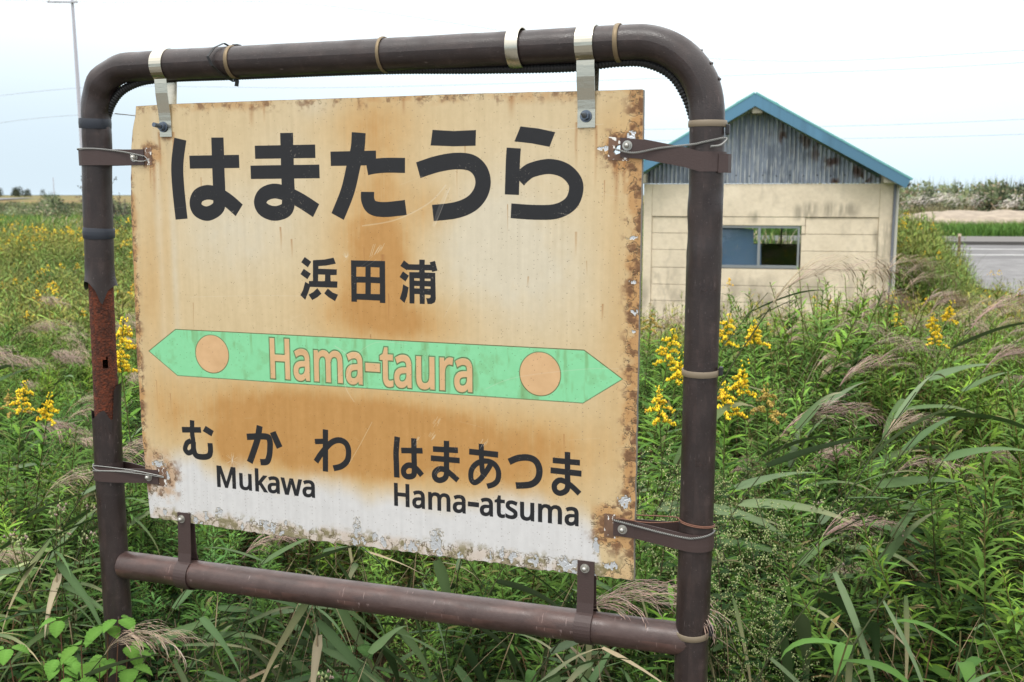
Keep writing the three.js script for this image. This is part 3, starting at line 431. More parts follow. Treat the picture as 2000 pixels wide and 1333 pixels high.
// ---------------------------------------------------------------- station sign: frame, board and fittings
{
  const sign = thing('station_sign', 'rusty cream station name sign with black Japanese lettering in a brown pipe frame', 'sign', [-0.806, 0, -2.281], -0.3523);
  const Y0 = 1.631, mm = (x, y, z = 0) => new V3(x / 1000, Y0 + y / 1000, z / 1000);
  const { map, bump, orm } = boardMaps();
  M.face = new THREE.MeshStandardMaterial({ map, bumpMap: bump, bumpScale: 0.0022, roughnessMap: orm, metalnessMap: orm, roughness: 1, metalness: 1 });
  M.boardEdge = new THREE.MeshStandardMaterial({ color: 0x8a8378, roughness: 0.6, metalness: 0.3 });
  // outline in millimetres with the bowed left side, clipped corner and eaten lower rim
  const rnd = rng(12), out = [];
  const rim = (x0, y0, x1, y1, n, amp, dx, dy) => { for (let i = 0; i < n; i++) { const t = i / n, a = amp * (rnd() * 0.8 + noise(i * 0.6, x0, 3) * 0.9 - 0.55); out.push(new THREE.Vector2(mix(x0, x1, t) + dx * a, mix(y0, y1, t) + dy * a)); } };
  rim(-1, 1, 272, -4, 30, 3.2, 0, 1); rim(272, -4, 700, -4, 50, 4.2, 0, 1); rim(700, -4, 994, -4, 36, 4.4, 0, 1); rim(994, -4, 1104, -1, 14, 2.4, 0, 1);
  rim(1104, -1, 1106, 514, 40, 1.3, 1, 0); rim(1106, 514, 1107, 899, 30, 1.3, 1, 0);
  out.push(new THREE.Vector2(1107, 899)); rim(1104, 900, 756, 903, 20, 0.6, 0, 1); rim(756, 903, 108, 903, 30, 0.6, 0, 1); out.push(new THREE.Vector2(100, 903), new THREE.Vector2(14, 901));
  const left = [[10, 880], [2, 850], [-4, 815], [-9, 750], [-12, 694], [-13, 584], [-15, 472], [-16, 359], [-14, 245], [-10, 129], [-5, 60]];
  for (let i = 0; i < left.length - 1; i++) rim(...left[i], ...left[i + 1], 5, 1.6, 1, 0);
  out.push(new THREE.Vector2(-5, 60));
  const sh = new THREE.Shape(out);
  const hole = new THREE.Path(); [[1053, 793], [1059, 803], [1068, 806], [1071, 799], [1066, 790], [1057, 787]].forEach((p, i) => i ? hole.lineTo(...p) : hole.moveTo(...p)); sh.holes.push(hole);
  const eg = new THREE.ExtrudeGeometry(sh, { depth: 9, bevelEnabled: true, bevelSize: 0.8, bevelThickness: 0.8, bevelOffset: -0.8, bevelSegments: 2 });
  eg.translate(0, 0, -4.5);
  { const p = eg.attributes.position, uv = eg.attributes.uv; for (let i = 0; i < p.count; i++) uv.setXY(i, ...boardUV(p.getX(i), p.getY(i))); eg.scale(0.001, 0.001, 0.001); eg.translate(0, Y0, 0); }
  const board = part(sign, 'sign_board', eg, [M.face, M.boardEdge], 'cream enamel name board with rust and black lettering');
  // plastic pipe jacket, rusted pipe
  const jc = pixelCanvas(512, 512, (i, j) => { const n = fbm(i / 64, j / 64, 5, 5, 8), f = fbm(i / 8, j / 8, 9, 3, 64), s = smooth(0.62, 0.8, fbm(i / 20, j / 64, 21, 4, 0)); const k = (n - 0.5) * 26 + (f - 0.5) * 12 + s * 14; const q = smooth(0.76, 0.82, fbm(i / 26, j / 3, 71, 3)) * 46 * smooth(0.5, 0.62, fbm(i / 40, j / 40, 73, 3)) + (noise(i / 2.5, j / 2.5, 88) > 0.965 ? 70 : 0), w = smooth(0.5, 0.8, fbm(i / 70, j / 18, 91, 4)) * 16; return [42 + k * 0.55 + q + w * 0.6, 32 + k * 0.48 + q + w * 0.5, 30 + k * 0.46 + q + w * 0.45]; });
  const jb = pixelCanvas(512, 512, (i, j) => { const v = 128 + (fbm(i / 5, j / 5, 4, 3, 0) - 0.5) * 110 + (fbm(i / 60, j / 60, 2, 3, 0) - 0.5) * 90; return [v, v, v]; });
  const jr = pixelCanvas(256, 256, (i, j) => { const v = 255 * clamp(0.40 + (fbm(i / 30, j / 30, 6, 4, 0) - 0.5) * 0.45); return [0, v, 0]; });
  const rep = 3.2;
  M.jacket = new THREE.MeshStandardMaterial({ map: tex(jc, true, rep), roughnessMap: tex(jr, false, rep), roughness: 1, bumpMap: tex(jb, false, rep * 2), bumpScale: 0.0007, side: THREE.DoubleSide });
  const bc = pixelCanvas(512, 512, (i, j) => { const n = fbm(i / 64, j / 64, 15, 5, 8), d = smooth(0.5, 0.75, fbm(i / 90, j / 24, 33, 4, 0)), f = fbm(i / 6, j / 6, 9, 3, 0); const k = (n - 0.5) * 34 + (f - 0.5) * 12; const q = smooth(0.74, 0.80, fbm(i / 3, j / 26, 71, 3)) * 50 * smooth(0.5, 0.6, fbm(i / 50, j / 50, 73, 3)); return [66 + k * 0.8 + d * 16 + q, 50 + k * 0.75 + d * 10 + q, 46 + k * 0.75 + d * 8 + q]; });
  M.bar = new THREE.MeshStandardMaterial({ map: tex(bc, true, 2.3), roughnessMap: M.jacket.roughnessMap, roughness: 1.05, bumpMap: M.jacket.bumpMap, bumpScale: 0.0006 });
  const rc = pixelCanvas(512, 512, (i, j) => { const n = fbm(i / 34, j / 34, 5, 5, 0), f = fbm(i / 7, j / 7, 19, 3, 0); const k = n * 0.9 + (f - 0.5) * 0.9; return [mix(50, 122, k), mix(28, 58, k), mix(20, 32, k)]; });
  M.rust = new THREE.MeshStandardMaterial({ map: tex(rc, true, 4), roughness: 1, bumpMap: tex(pixelCanvas(256, 256, (i, j) => { const v = 255 * fbm(i / 5, j / 5, 44, 3, 0); return [v, v, v]; }), false, 6), bumpScale: 0.003, side: THREE.DoubleSide });
  const R = 0.0308, LX = -111, RX = 1219, TY = 982, gnd = -1400;
  const arc = (cx, cy, r, a0, a1, n) => Array.from({ length: n + 1 }, (_, i) => { const a = mix(a0, a1, i / n); return mm(cx + r * Math.cos(a), cy + r * Math.sin(a)); });
  const bl = 95, br = 128;
  const lean = [[-98, 880], [-104, 749], [-109, 582]];
  const top = [mm(-108, 575), mm(-105, 700), mm(-100, 800), ...arc(LX + 13 + bl, TY - bl, bl, Math.PI, Math.PI / 2, 10), mm(90, TY + 1), mm(430, TY), mm(757, TY), mm(957, TY), ...arc(RX - br, TY - br, br, Math.PI / 2, 0, 14), mm(RX + 1, 700), mm(RX, 427), mm(RX - 1, 140), mm(RX - 4, -150), mm(RX - 4, -500), mm(RX - 4, gnd)];
  const topC = new THREE.CatmullRomCurve3(top, false, 'centripetal'), topG = new THREE.TubeGeometry(topC, 340, R, 28, false);
  { // soft creases where the jacket is wrinkled at the bends
    const L = topC.getLength(), u = topG.attributes.uv, p = topG.attributes.position, c = new V3(), v = new V3();
    for (let i = 0; i < u.count; i++) { const t = u.getX(i), s = t * L; topC.getPointAt(clamp(t), c); v.fromBufferAttribute(p, i).sub(c); const bend = smooth(0.42, 0.36, Math.abs(s - 0.42) + 0.22) + smooth(0.2, 0.12, Math.abs(s - 1.86)); const a = u.getY(i) * Math.PI * 2; const w = 1 + (noise(s * 26, 4 + 2 * Math.cos(a), 3) - 0.5) * (0.02 + 0.10 * bend + 0.22 * smooth(0.16, 0.05, Math.abs(s - 0.33))) ; v.multiplyScalar(w); p.setXYZ(i, c.x + v.x, c.y + v.y, c.z + v.z); u.setXY(i, s, u.getY(i) * 2 * Math.PI * R); }
    topG.computeVertexNormals();
  }
  const cyl = (cx0, y0, cx1, y1, edge0, edge1, flare0, flare1, r) => gridSurface(44, 22, (u, v) => { const a = u * 2 * Math.PI, yb = y0 + (edge0 ? edge0(a) : 0), yt = y1 + (edge1 ? edge1(a) : 0), y = mix(yb, yt, v), rr = r + flare0(a) * (1 - v) ** 3 + flare1(a) * v ** 3, cx = mix(cx0, cx1, (y - y0) / (y1 - y0)); return [cx / 1000 + rr * Math.sin(a), Y0 + y / 1000, rr * Math.cos(a)]; }, (u, v) => [mix(y0, y1, v) / 1000, u * 2 * Math.PI * r]);
  const D = Math.PI / 180, wrapA = (a, c) => { let d = a - c; while (d > Math.PI) d -= 2 * Math.PI; while (d < -Math.PI) d += 2 * Math.PI; return d / D; };
  const lerpTable = (tab) => (a) => { const d = wrapA(a, 41 * D); for (let i = 0; i < tab.length - 1; i++) if (d <= tab[i + 1][0]) return mix(tab[i][1], tab[i + 1][1], (d - tab[i][0]) / (tab[i + 1][0] - tab[i][0])); return tab[tab.length - 1][1]; };
  const tearUp = lerpTable([[-180, 4], [-120, -10], [-85, 0], [-60, 14], [-38, 12], [-16, -6], [4, -38], [8, -38], [24, -16], [32, -12], [34, 4], [40, -4], [60, 3], [85, 0], [120, 8], [180, 4]]);
  const tearDown = lerpTable([[-180, 8], [-110, 22], [-84, 30], [-70, 6], [-50, 12], [-22, 26], [-6, 28], [8, 12], [18, 4], [26, 8], [30, 62], [36, 82], [44, 78], [52, 84], [70, 86], [100, 92], [130, 60], [180, 8]]);
  const upperTear = cyl(-111, 515, -108, 580, tearUp, null, (a) => 0.004 + 0.003 * Math.cos(3 * a), () => 0, R);
  const lowerTear = cyl(-113, 120, -112, 214, null, tearDown, () => 0, (a) => 0.004 * smooth(20, 60, wrapA(a, 41 * D)) + 0.001, R);
  const lowTube = tube([mm(-112, gnd), mm(-110, -700), mm(-110, -368), mm(-112, -23), mm(-113, 122)], R, 60, 28);
  part(sign, 'pipe_jacket', merge([topG, upperTear, lowerTear, lowTube]), M.jacket, 'dark brown plastic jacket over the pipe frame, torn on the left post');
  const rp = gridSurface(44, 90, (u, v) => { const a = u * 2 * Math.PI, y = mix(70, 640, v), n = 0.0262 + (noise(u * 40, v * 90, 8) - 0.5) * 0.0006; return [mix(-112, -107, v) / 1000 + n * Math.sin(a), Y0 + y / 1000, n * Math.cos(a)]; }, (u, v) => [v * 0.57, u * 0.16], (u, v) => { const d = wrapA(u * 2 * Math.PI, 41 * D), y = mix(70, 640, v); return Math.abs(d - 4) < 9 && Math.abs(y - 345) < 8 || Math.abs(d - 9) < 5 && Math.abs(y - 352) < 8; });
  part(sign, 'rusted_pipe', rp, M.rust, 'bare rust-red pipe showing through the torn jacket');
  part(sign, 'crossbar', tube([mm(-84, -121), mm(300, -117), mm(700, -112), mm(RX - 4, -104)], 0.0306, 60, 28), M.bar, 'dusty reddish brown lower crossbar');
  { const c = new THREE.SphereGeometry(0.0306, 20, 12); c.scale(0.35, 1, 1); c.translate(-0.083, Y0 - 0.121, 0); part(sign, 'bar_end', merge([c, tube([mm(-108, -121), mm(-84, -121)], 0.024, 2, 18)]), M.bar); }
  // tan plastic bands, black tape
  M.band = new THREE.MeshStandardMaterial({ color: 0x7b6e5b, roughness: 0.5 }); M.tape = new THREE.MeshStandardMaterial({ color: 0x252932, roughness: 0.45 }); M.tie = new THREE.MeshStandardMaterial({ color: 0x1b1b1c, roughness: 0.5 });
  M.silver = new THREE.MeshStandardMaterial({ color: 0xc4bfb0, metalness: 1, roughness: 0.26, bumpMap: tex(pixelCanvas(128, 128, (i, j) => { const v = 128 + (fbm(i / 30, j / 4, 4, 3, 0) - .5) * 90; return [v, v, v]; }), false, 8), bumpScale: 0.0005, side: THREE.DoubleSide });
  M.brassy = new THREE.MeshStandardMaterial({ color: 0x7d6c52, metalness: 0.4, roughness: 0.45 });
  const ring = (w, r) => { const p = [[r, -w / 2], [r + 0.0018, -w / 2], [r + 0.0024, 0], [r + 0.0018, w / 2], [r, w / 2]].map((q) => new THREE.Vector2(...q)); return new THREE.LatheGeometry(p, 36); };
  const hRing = (x, w, m, n, tilt = 0, r = R + 0.0006) => { const g = ring(w, r); g.rotateZ(Math.PI / 2 + tilt); g.translate(x / 1000, Y0 + TY / 1000, 0); return part(sign, n, g, m); };
  const vRing = (x, y, w, m, n, tilt = 0, r = R + 0.0006) => { const g = ring(w, r); g.rotateX(tilt); g.translate(x / 1000, Y0 + y / 1000, 0); return part(sign, n, g, m); };
  hRing(259, 0.008, M.brassy, 'cable_tie', 0.05); hRing(598, 0.006, M.brassy, 'cable_tie', 0.03, R + 0.001); hRing(1060, 0.008, M.brassy, 'cable_tie', 0.02, R + 0.0012);
  hRing(869, 0.024, M.silver, 'band_clamp', 0.02, R + 0.004);
  { const b = box(0.014, 0.008, 0.016, 0.262, Y0 + 1.0135, -0.006, 0.002); part(sign, 'tie_buckle', b, M.tie); part(sign, 'tie_tail', strap([[0.262, Y0 + 0.955], [0.264, Y0 + 0.944], [0.262, Y0 + 0.934]], -0.006, 0.006, 0.0014, 'xy'), M.tie); }
  part(sign, 'loose_tie', strap([[Y0 + 1.0135, -0.010], [Y0 + 1.019, 0.008], [Y0 + 1.008, 0.030], [Y0 + 0.990, 0.0415], [Y0 + 0.972, 0.039], [Y0 + 0.955, 0.020], [Y0 + 0.944, -0.004], [Y0 + 0.955, -0.026], [Y0 + 0.982, -0.036], [Y0 + 1.005, -0.028], [Y0 + 1.0135, -0.010]], 0.226, 0.232, 0.0012, 'yz', (i) => [0.016, 0.012, 0.004, -0.004, 0.004, 0.014, 0.024, 0.02, 0.016, 0.016, 0.016][i]), M.tie);
  vRing(RX + 1, 838, 0.011, M.band, 'cable_tie', 0.0); vRing(RX, 402, 0.011, M.band, 'cable_tie', 0.03); vRing(RX - 4, -86, 0.011, M.band, 'cable_tie', 0.12);
  part(sign, 'tie_buckle', merge([box(0.007, 0.016, 0.012, (RX + 36) / 1000, Y0 + 0.406, 0.002, 0.002), box(0.007, 0.018, 0.012, (RX + 36) / 1000, Y0 + 0.828, 0.002, 0.002), box(0.008, 0.02, 0.012, (RX + 32) / 1000, Y0 - 0.078, 0.004, 0.002)]), M.tie);
  const tape = (x, y, w, t) => part(sign, 'tape_wrap', (() => { const g = ring(w, R + 0.0005); g.rotateX(t); g.rotateZ(-0.05); g.translate(x / 1000, Y0 + y / 1000, 0); return g; })(), M.tape, 'black tape wrapped round the left post');
  tape(-100, 868, 0.021, 0.05); tape(-106, 634, 0.019, -0.03); tape(-106, 631, 0.018, 0.05);
  // ribbed hose under the top pipe
  { const pts = [mm(-100, 856, -28), mm(-84, 878, -18), mm(-62, 908, -10), mm(-34, 934, -9), mm(10, 951, -10), mm(60, 957, -12), mm(250, 957, -12), mm(600, 955, -12), mm(800, 948, -9), mm(980, 945, -8), mm(1060, 950, -8), mm(1106, 947, -7), mm(1152, 925, -7), mm(1180, 886, -7), mm(1194, 846, -12), mm(1205, 800, -26)]; const c = new THREE.CatmullRomCurve3(pts, false, 'centripetal'), g = new THREE.TubeGeometry(c, 900, 0.0085, 10, false), p = g.attributes.position, u = g.attributes.uv, q = new V3(), v = new V3(); for (let i = 0; i < p.count; i++) { const t = u.getX(i); c.getPointAt(clamp(t), q); v.fromBufferAttribute(p, i).sub(q).multiplyScalar(1 + 0.12 * Math.sin(Math.round(t * 900) * Math.PI / 2)); p.setXYZ(i, q.x + v.x, q.y + v.y, q.z + v.z); } g.computeVertexNormals(); part(sign, 'ribbed_hose', g, M.tie); }
  part(sign, 'torn_edge', merge([1, 3, 4].map((k) => { const a = [0.30, 0.42, 0.50, 0.60, 0.78, 0.86][k], g = new THREE.ConeGeometry([0.008, 0.006, 0.005, 0.007, 0.006, 0.009][k], [0.012, 0.018, 0.010, 0.014, 0.009, 0.012][k], 4); g.scale(0.5, 1, 1); g.rotateZ(a + 0.35); g.translate((RX - br) / 1000 + (br / 1000 + R - 0.002) * Math.cos(a), Y0 + (TY - br) / 1000 + (br / 1000 + R - 0.002) * Math.sin(a), (k % 2 ? 0.004 : -0.005)); return g; })), M.jacket);
  // bolts
  M.zinc = new THREE.MeshStandardMaterial({ color: 0xb4b2ab, metalness: 0.85, roughness: 0.38 }); M.darkBolt = new THREE.MeshStandardMaterial({ color: 0x5d6774, metalness: 0.6, roughness: 0.5 });
  M.strapBrown = new THREE.MeshStandardMaterial({ color: 0x41322f, roughness: 0.5, metalness: 0.1, side: THREE.DoubleSide, bumpMap: M.jacket.bumpMap, bumpScale: 0.0006 });
  const dome = (x, y, z, r = 0.006) => { const d = new THREE.SphereGeometry(r * 0.85, 16, 8, 0, Math.PI * 2, 0, Math.PI / 2); d.rotateX(Math.PI / 2); d.translate(0, 0, 0.0055); const n = new THREE.CylinderGeometry(r * 1.15, r * 1.15, 0.005, 6); n.rotateX(Math.PI / 2); n.translate(0, 0, 0.003); const w = new THREE.CylinderGeometry(r * 1.5, r * 1.5, 0.0014, 20); w.rotateX(Math.PI / 2); w.translate(0, 0, 0.0007); const g = merge([d, n, w]); g.translate(x / 1000, Y0 + y / 1000, z); return g; };
  const stud = (x, y, z, point) => { const n = new THREE.CylinderGeometry(0.0085, 0.0085, 0.008, 6), w = new THREE.CylinderGeometry(0.011, 0.011, 0.002, 20), s = point ? new THREE.ConeGeometry(0.0058, 0.022, 12) : new THREE.CylinderGeometry(0.0048, 0.0048, 0.02, 12); n.translate(0, 0.005, 0); w.translate(0, 0.001, 0); s.translate(0, 0.019, 0); const g = merge([n, w, s]); g.rotateX(Math.PI / 2 - 0.12); g.rotateY(-0.05); g.translate(x / 1000, Y0 + y / 1000, z); return g; };
  // bright hanger straps over the top pipe
  const hang = (x0, x1, bx, point) => { const c = [], r = R + 0.0022; c.push([Y0 + 0.836, 0.0068], [Y0 + 0.868, 0.007], [Y0 + 0.885, 0.0085], [Y0 + 0.905, 0.0125], [Y0 + 0.925, 0.0155], [Y0 + 0.945, 0.0165]); for (let a = -60; a <= 240; a += 10) c.push([Y0 + TY / 1000 + r * Math.sin(a * D), r * Math.cos(a * D)]); c.push([Y0 + 0.945, -0.0165], [Y0 + 0.905, -0.0125], [Y0 + 0.868, -0.007], [Y0 + 0.836, -0.0068]); const s = part(sign, 'hanger_strap', strap(c, x0, x1, 0.0018, 'yz'), M.silver, 'shiny metal strap hung over the top pipe'); part(s, 'bolt', stud(bx, 856, 0.0078, point), M.darkBolt); return s; };
  hang(0.074, 0.104, 84, false); hang(0.987, 1.020, 1003, true);
  // straps joining the board to the crossbar
  const foot = (x0, x1, bx, by, barY) => { const c = [[Y0 + (by + 14) / 1000, 0.0068], [Y0 + (by - 20) / 1000, 0.0075], [Y0 + (barY + 50) / 1000, 0.0095]], r = 0.0332; for (let a = 68; a >= -248; a -= 12) c.push([Y0 + barY / 1000 + r * Math.sin(a * D), r * Math.cos(a * D)]); c.push([Y0 + (barY + 50) / 1000, -0.0095], [Y0 + (by - 20) / 1000, -0.0075], [Y0 + (by + 14) / 1000, -0.0068]); const s = part(sign, 'foot_strap', strap(c, x0, x1, 0.0022, 'yz'), M.strapBrown, 'brown strap from the board down round the crossbar'); part(s, 'bolt', dome(bx, by, 0.0082), M.zinc); };
  foot(0.075, 0.108, 86, 8, -120); foot(0.995, 1.028, 1010, 12, -106);
  // side straps round the posts
  const side = (px, bx, y0, y1, dir, boltX, boltY, drop, tail, label) => {
    const c = [], r = R + 0.0022, n = []; c.push([bx / 1000, 0.0068]); n.push(0); c.push([(bx + dir * 40) / 1000, 0.0075]); n.push(0.15); c.push([(px - dir * 34) / 1000, 0.0285]); n.push(0.7);
    for (let a = 100; a >= -100; a -= 12) { c.push([px / 1000 + dir * r * Math.cos(a * D), r * Math.sin(a * D)]); n.push(1); } c.push([(px - dir * 34) / 1000, -0.0285]); n.push(0.7); c.push([(bx + dir * 40) / 1000, -0.0075]); n.push(0.1); c.push([bx / 1000, -0.0068]); n.push(0);
    const s = part(sign, 'side_strap', strap(c, Y0 + y0 / 1000, Y0 + y1 / 1000, 0.0022, 'xz', (i) => drop * n[i] / 1000), M.strapBrown, label); part(s, 'bolt', dome(boltX, boltY, 0.0082), M.zinc); return s;
  };
  M.wire = new THREE.MeshStandardMaterial({ color: 0x9a9a96, metalness: 0.7, roughness: 0.45 }); M.rustWire = new THREE.MeshStandardMaterial({ color: 0x7a5646, metalness: 0.4, roughness: 0.6 });
  const twist = (pts, r, turns) => { const c = new THREE.CatmullRomCurve3(pts, false, 'centripetal'), gs = []; for (const ph of [0, Math.PI]) { const q = []; const n = Math.round(turns * 8); for (let i = 0; i <= n; i++) { const p = c.getPointAt(i / n), a = ph + i / 8 * 2 * Math.PI; q.push(new V3(p.x, p.y + r * Math.cos(a), p.z + r * Math.sin(a))); } gs.push(tube(q, r * 0.75, n * 2, 5)); } return merge(gs); };
  const around = (px, y0, y1, dir, r0, a0, a1, n = 10) => Array.from({ length: n + 1 }, (_, i) => { const t = i / n, a = mix(a0, a1, t) * D; return new V3(px / 1000 + dir * r0 * Math.cos(a), Y0 + mix(y0, y1, t) / 1000, r0 * Math.sin(a)); });
  const lt = side(-104, 30, 778, 811, -1, 6, 794, 0, 0, 'brown strap tying the upper left of the board to the post');
  part(lt, 'wire', merge([twist([mm(34, 796, 10), mm(-20, 806, 16), mm(-70, 812, 30), ...around(-104, 813, 812, -1, 0.0352, 84, -84), mm(-60, 812, -29), mm(20, 800, -9)], 0.0012, 40), tube([mm(34, 796, 10), mm(40, 790, 9), mm(30, 786, 10), mm(10, 789, 18), mm(2, 800, 14)], 0.0012, 20, 5)]), M.wire);
  const rt = side(RX + 1, 1067, 783, 817, 1, 1080, 803, -27, 0, 'brown strap sloping from the upper right of the board round the post');
  part(rt, 'wire', merge([twist([mm(1058, 797, 12), mm(1090, 790, 14), mm(1140, 797, 20), ...around(RX + 1, 803, 812, 1, 0.0352, 110, 40, 6), mm(1256, 812, 14), mm(1248, 800, 33), mm(1232, 798, 36)], 0.0013, 34)]), M.wire);
  part(rt, 'strap_end', strap([[(RX + 25) / 1000, 0.024], [(RX + 40) / 1000, 0.016], [(RX + 43) / 1000, 0.002]], Y0 + 0.754, Y0 + 0.786, 0.0022, 'xz'), M.strapBrown);
  const lb = side(-112, 28, 80, 112, -1, 3, 95, 0, 0, 'brown strap tying the lower left of the board to the post');
  part(lb, 'wire', merge([tube([mm(44, 100, 9), mm(0, 106, 14), mm(-50, 108, 25), ...around(-112, 106, 122, -1, 0.0344, 80, -60)], 0.0011, 50, 5), tube([mm(44, 98, 9), mm(0, 102, 15), mm(-55, 106, 26), ...around(-112, 104, 90, -1, 0.0344, 80, -60)], 0.0011, 50, 5), tube([mm(40, 101, 10), mm(-30, 111, 22), ...around(-112, 116, 108, -1, 0.0346, 84, -40)], 0.0011, 40, 5)]), M.wire);
  const rb = side(RX - 2, 1064, 83, 115, 1, 1082, 97, -6, 0, 'brown strap tying the lower right of the board to the post');
  part(rb, 'wire', merge([twist([mm(1066, 113, 9), mm(1110, 108, 14), mm(1160, 104, 24), ...around(RX - 2, 103, 112, 1, 0.0352, 95, 0, 6)], 0.0013, 26)]), M.wire);
  part(rb, 'rust_wire', merge([tube([mm(1070, 118, 9), mm(1130, 116, 10), mm(1185, 119, -8), ...around(RX - 2, 132, 118, 1, 0.0335, 150, -40)], 0.0012, 60, 5), tube([mm(1090, 121, -9), mm(1180, 122, -20), ...around(RX - 2, 128, 116, 1, 0.034, 130, -40)], 0.0012, 60, 5)]), M.rustWire);
  // worn plates under the side straps
  const plateTex = tex(pixelCanvas(128, 128, (i, j) => { const n = fbm(i / 12, j / 12, 5, 4), f = fbm(i / 30, j / 30, 8, 4); const w = smooth(0.60, 0.66, n), k = (f - 0.5) * 60; return w > 0.5 ? [225, 222, 216] : [110 + k, 84 + k * 0.8, 66 + k * 0.7]; }));
  M.plate = new THREE.MeshStandardMaterial({ map: plateTex, roughness: 0.7, metalness: 0.2 });
  const plate = (x, y, w, h) => { const g = box(w / 1000, h / 1000, 0.0016, x / 1000, Y0 + y / 1000, 0.0052, 0); const k = g.attributes.uv; for (let i = 0; i < k.count; i++) k.setXY(i, k.getX(i) * 0.5 + (x % 7) / 14, k.getY(i) * 0.5); return part(sign, 'worn_plate', g, M.plate); };
  plate(38, 796, 22, 36); plate(36, 98, 26, 42); plate(1057, 100, 22, 46);
  { const s = new THREE.Shape(); s.moveTo(1044, 778); s.lineTo(1083, 776); s.lineTo(1083, 816); s.lineTo(1045, 819); const h = new THREE.Path(); [[1053, 793], [1059, 803], [1068, 806], [1071, 799], [1066, 790], [1057, 787]].forEach((p, i) => i ? h.lineTo(...p) : h.moveTo(...p)); s.holes.push(h); const e = new THREE.ExtrudeGeometry(s, { depth: 1.4, bevelEnabled: false }); const k = e.attributes.uv; for (let i = 0; i < k.count; i++) k.setXY(i, (k.getX(i) - 1044) / 60, (k.getY(i) - 776) / 60); e.scale(0.001, 0.001, 0.001); e.translate(0, Y0, 0.0046); part(sign, 'worn_plate', e, M.plate); }
  part(sign, 'guy_wire', tube([mm(-70, 890, -28), mm(0, 882, -10), mm(60, 872, -6)], 0.0011, 12, 5), M.wire);
}
// ---------------------------------------------------------------- plants: leaf-by-leaf builders
class Leaves {
  constructor() { this.p = []; this.c = []; this.i = []; }
  ring(pts, cols) { const k = this.p.length / 3; for (const q of pts) this.p.push(q[0], q[1], q[2]); for (const q of cols) this.c.push(q[0], q[1], q[2]); return k; }
  // a bent blade: o origin, a heading, e elevation at the base, droop radians along the length, roll, prof(t) half width
  blade(o, a, e, L, w, droop, c0, c1, segs = 3, o2 = {}) {
    const fold = o2.fold || 0, roll = o2.roll || 0, prof = o2.prof || ((t) => Math.pow(Math.sin(Math.PI * (0.06 + 0.94 * t)), 0.8)), mid = fold > 0;
    let x = o[0], y = o[1], z = o[2], prev = -1; const ca0 = Math.cos(a), sa0 = Math.sin(a); let hd = a;
    for (let s = 0; s <= segs; s++) {
      const t = s / segs, el = e - droop * t * t, tw = roll + (o2.twist || 0) * t; hd = a + (o2.curl || 0) * t;
      const ca = Math.cos(hd), sa = Math.sin(hd), ww = s === segs ? 0 : w * prof(t);
      // side vector (horizontal), up vector of the blade
      const sx = -sa, sz = ca, ux = -Math.sin(el) * ca, uy = Math.cos(el), uz = -Math.sin(el) * sa, cr = Math.cos(tw), sr = Math.sin(tw);
      const X = sx * cr + ux * sr, Y = uy * sr, Z = sz * cr + uz * sr, nx = ux * cr - sx * sr, ny = uy * cr, nz = uz * cr - sz * sr;
      const tc = o2.tip ? t * t * t * t : t, cc = [mix(c0[0], c1[0], tc), mix(c0[1], c1[1], tc), mix(c0[2], c1[2], tc)];
      let k;
      if (s === segs) k = this.ring([[x, y, z]], [cc]);
      else if (mid) k = this.ring([[x - X * ww + nx * ww * fold, y - Y * ww + ny * ww * fold, z - Z * ww + nz * ww * fold], [x, y, z], [x + X * ww + nx * ww * fold, y + Y * ww + ny * ww * fold, z + Z * ww + nz * ww * fold]], [cc, [cc[0] * 1.12, cc[1] * 1.1, cc[2] * 1.15], cc]);
      else k = this.ring([[x - X * ww, y - Y * ww, z - Z * ww], [x + X * ww, y + Y * ww, z + Z * ww]], [cc, cc]);
      if (prev >= 0) {
        if (s === segs) { if (mid) this.i.push(prev, prev + 1, k, prev + 1, prev + 2, k); else this.i.push(prev, prev + 1, k); }
        else if (mid) this.i.push(prev, prev + 1, k + 1, prev, k + 1, k, prev + 1, prev + 2, k + 2, prev + 1, k + 2, k + 1);
        else this.i.push(prev, prev + 1, k + 1, prev, k + 1, k);
      }
      prev = k; const st = L / segs; x += Math.cos(el) * ca * st; y += Math.sin(el) * st; z += Math.cos(el) * sa * st;
    }
    return [x, y, z];
  }
  stem(pts, r0, r1, c, n = 4) {
    let prev = -1;
    for (let s = 0; s < pts.length; s++) { const r = mix(r0, r1, s / (pts.length - 1)), P = [], C = []; for (let k = 0; k < n; k++) { const a = k / n * 2 * Math.PI; P.push([pts[s][0] + r * Math.cos(a), pts[s][1], pts[s][2] + r * Math.sin(a)]); C.push(c); } const q = this.ring(P, C); if (prev >= 0) for (let k = 0; k < n; k++) { const l = (k + 1) % n; this.i.push(prev + k, prev + l, q + l, prev + k, q + l, q + k); } prev = q; }
  }
  dot(x, y, z, r, c) { const k = this.ring([[x, y + r, z], [x + r * 0.94, y - r * 0.33, z], [x - r * 0.47, y - r * 0.33, z + r * 0.82], [x - r * 0.47, y - r * 0.33, z - r * 0.82]], [c, c, c, c]); this.i.push(k, k + 2, k + 1, k, k + 3, k + 2, k, k + 1, k + 3, k + 1, k + 2, k + 3); }
  get empty() { return !this.i.length; }
  geo() { const g = new THREE.BufferGeometry(); g.setAttribute('position', new THREE.Float32BufferAttribute(this.p, 3)); g.setAttribute('color', new THREE.Float32BufferAttribute(this.c, 3)); g.setIndex(this.i); g.computeVertexNormals(); return g; }
}
const leafMat = (rough, trans) => new THREE.MeshPhysicalMaterial({ vertexColors: true, roughness: rough, side: THREE.DoubleSide, transmission: trans, thickness: 0, ior: 1.4, specularIntensity: 0.15 });
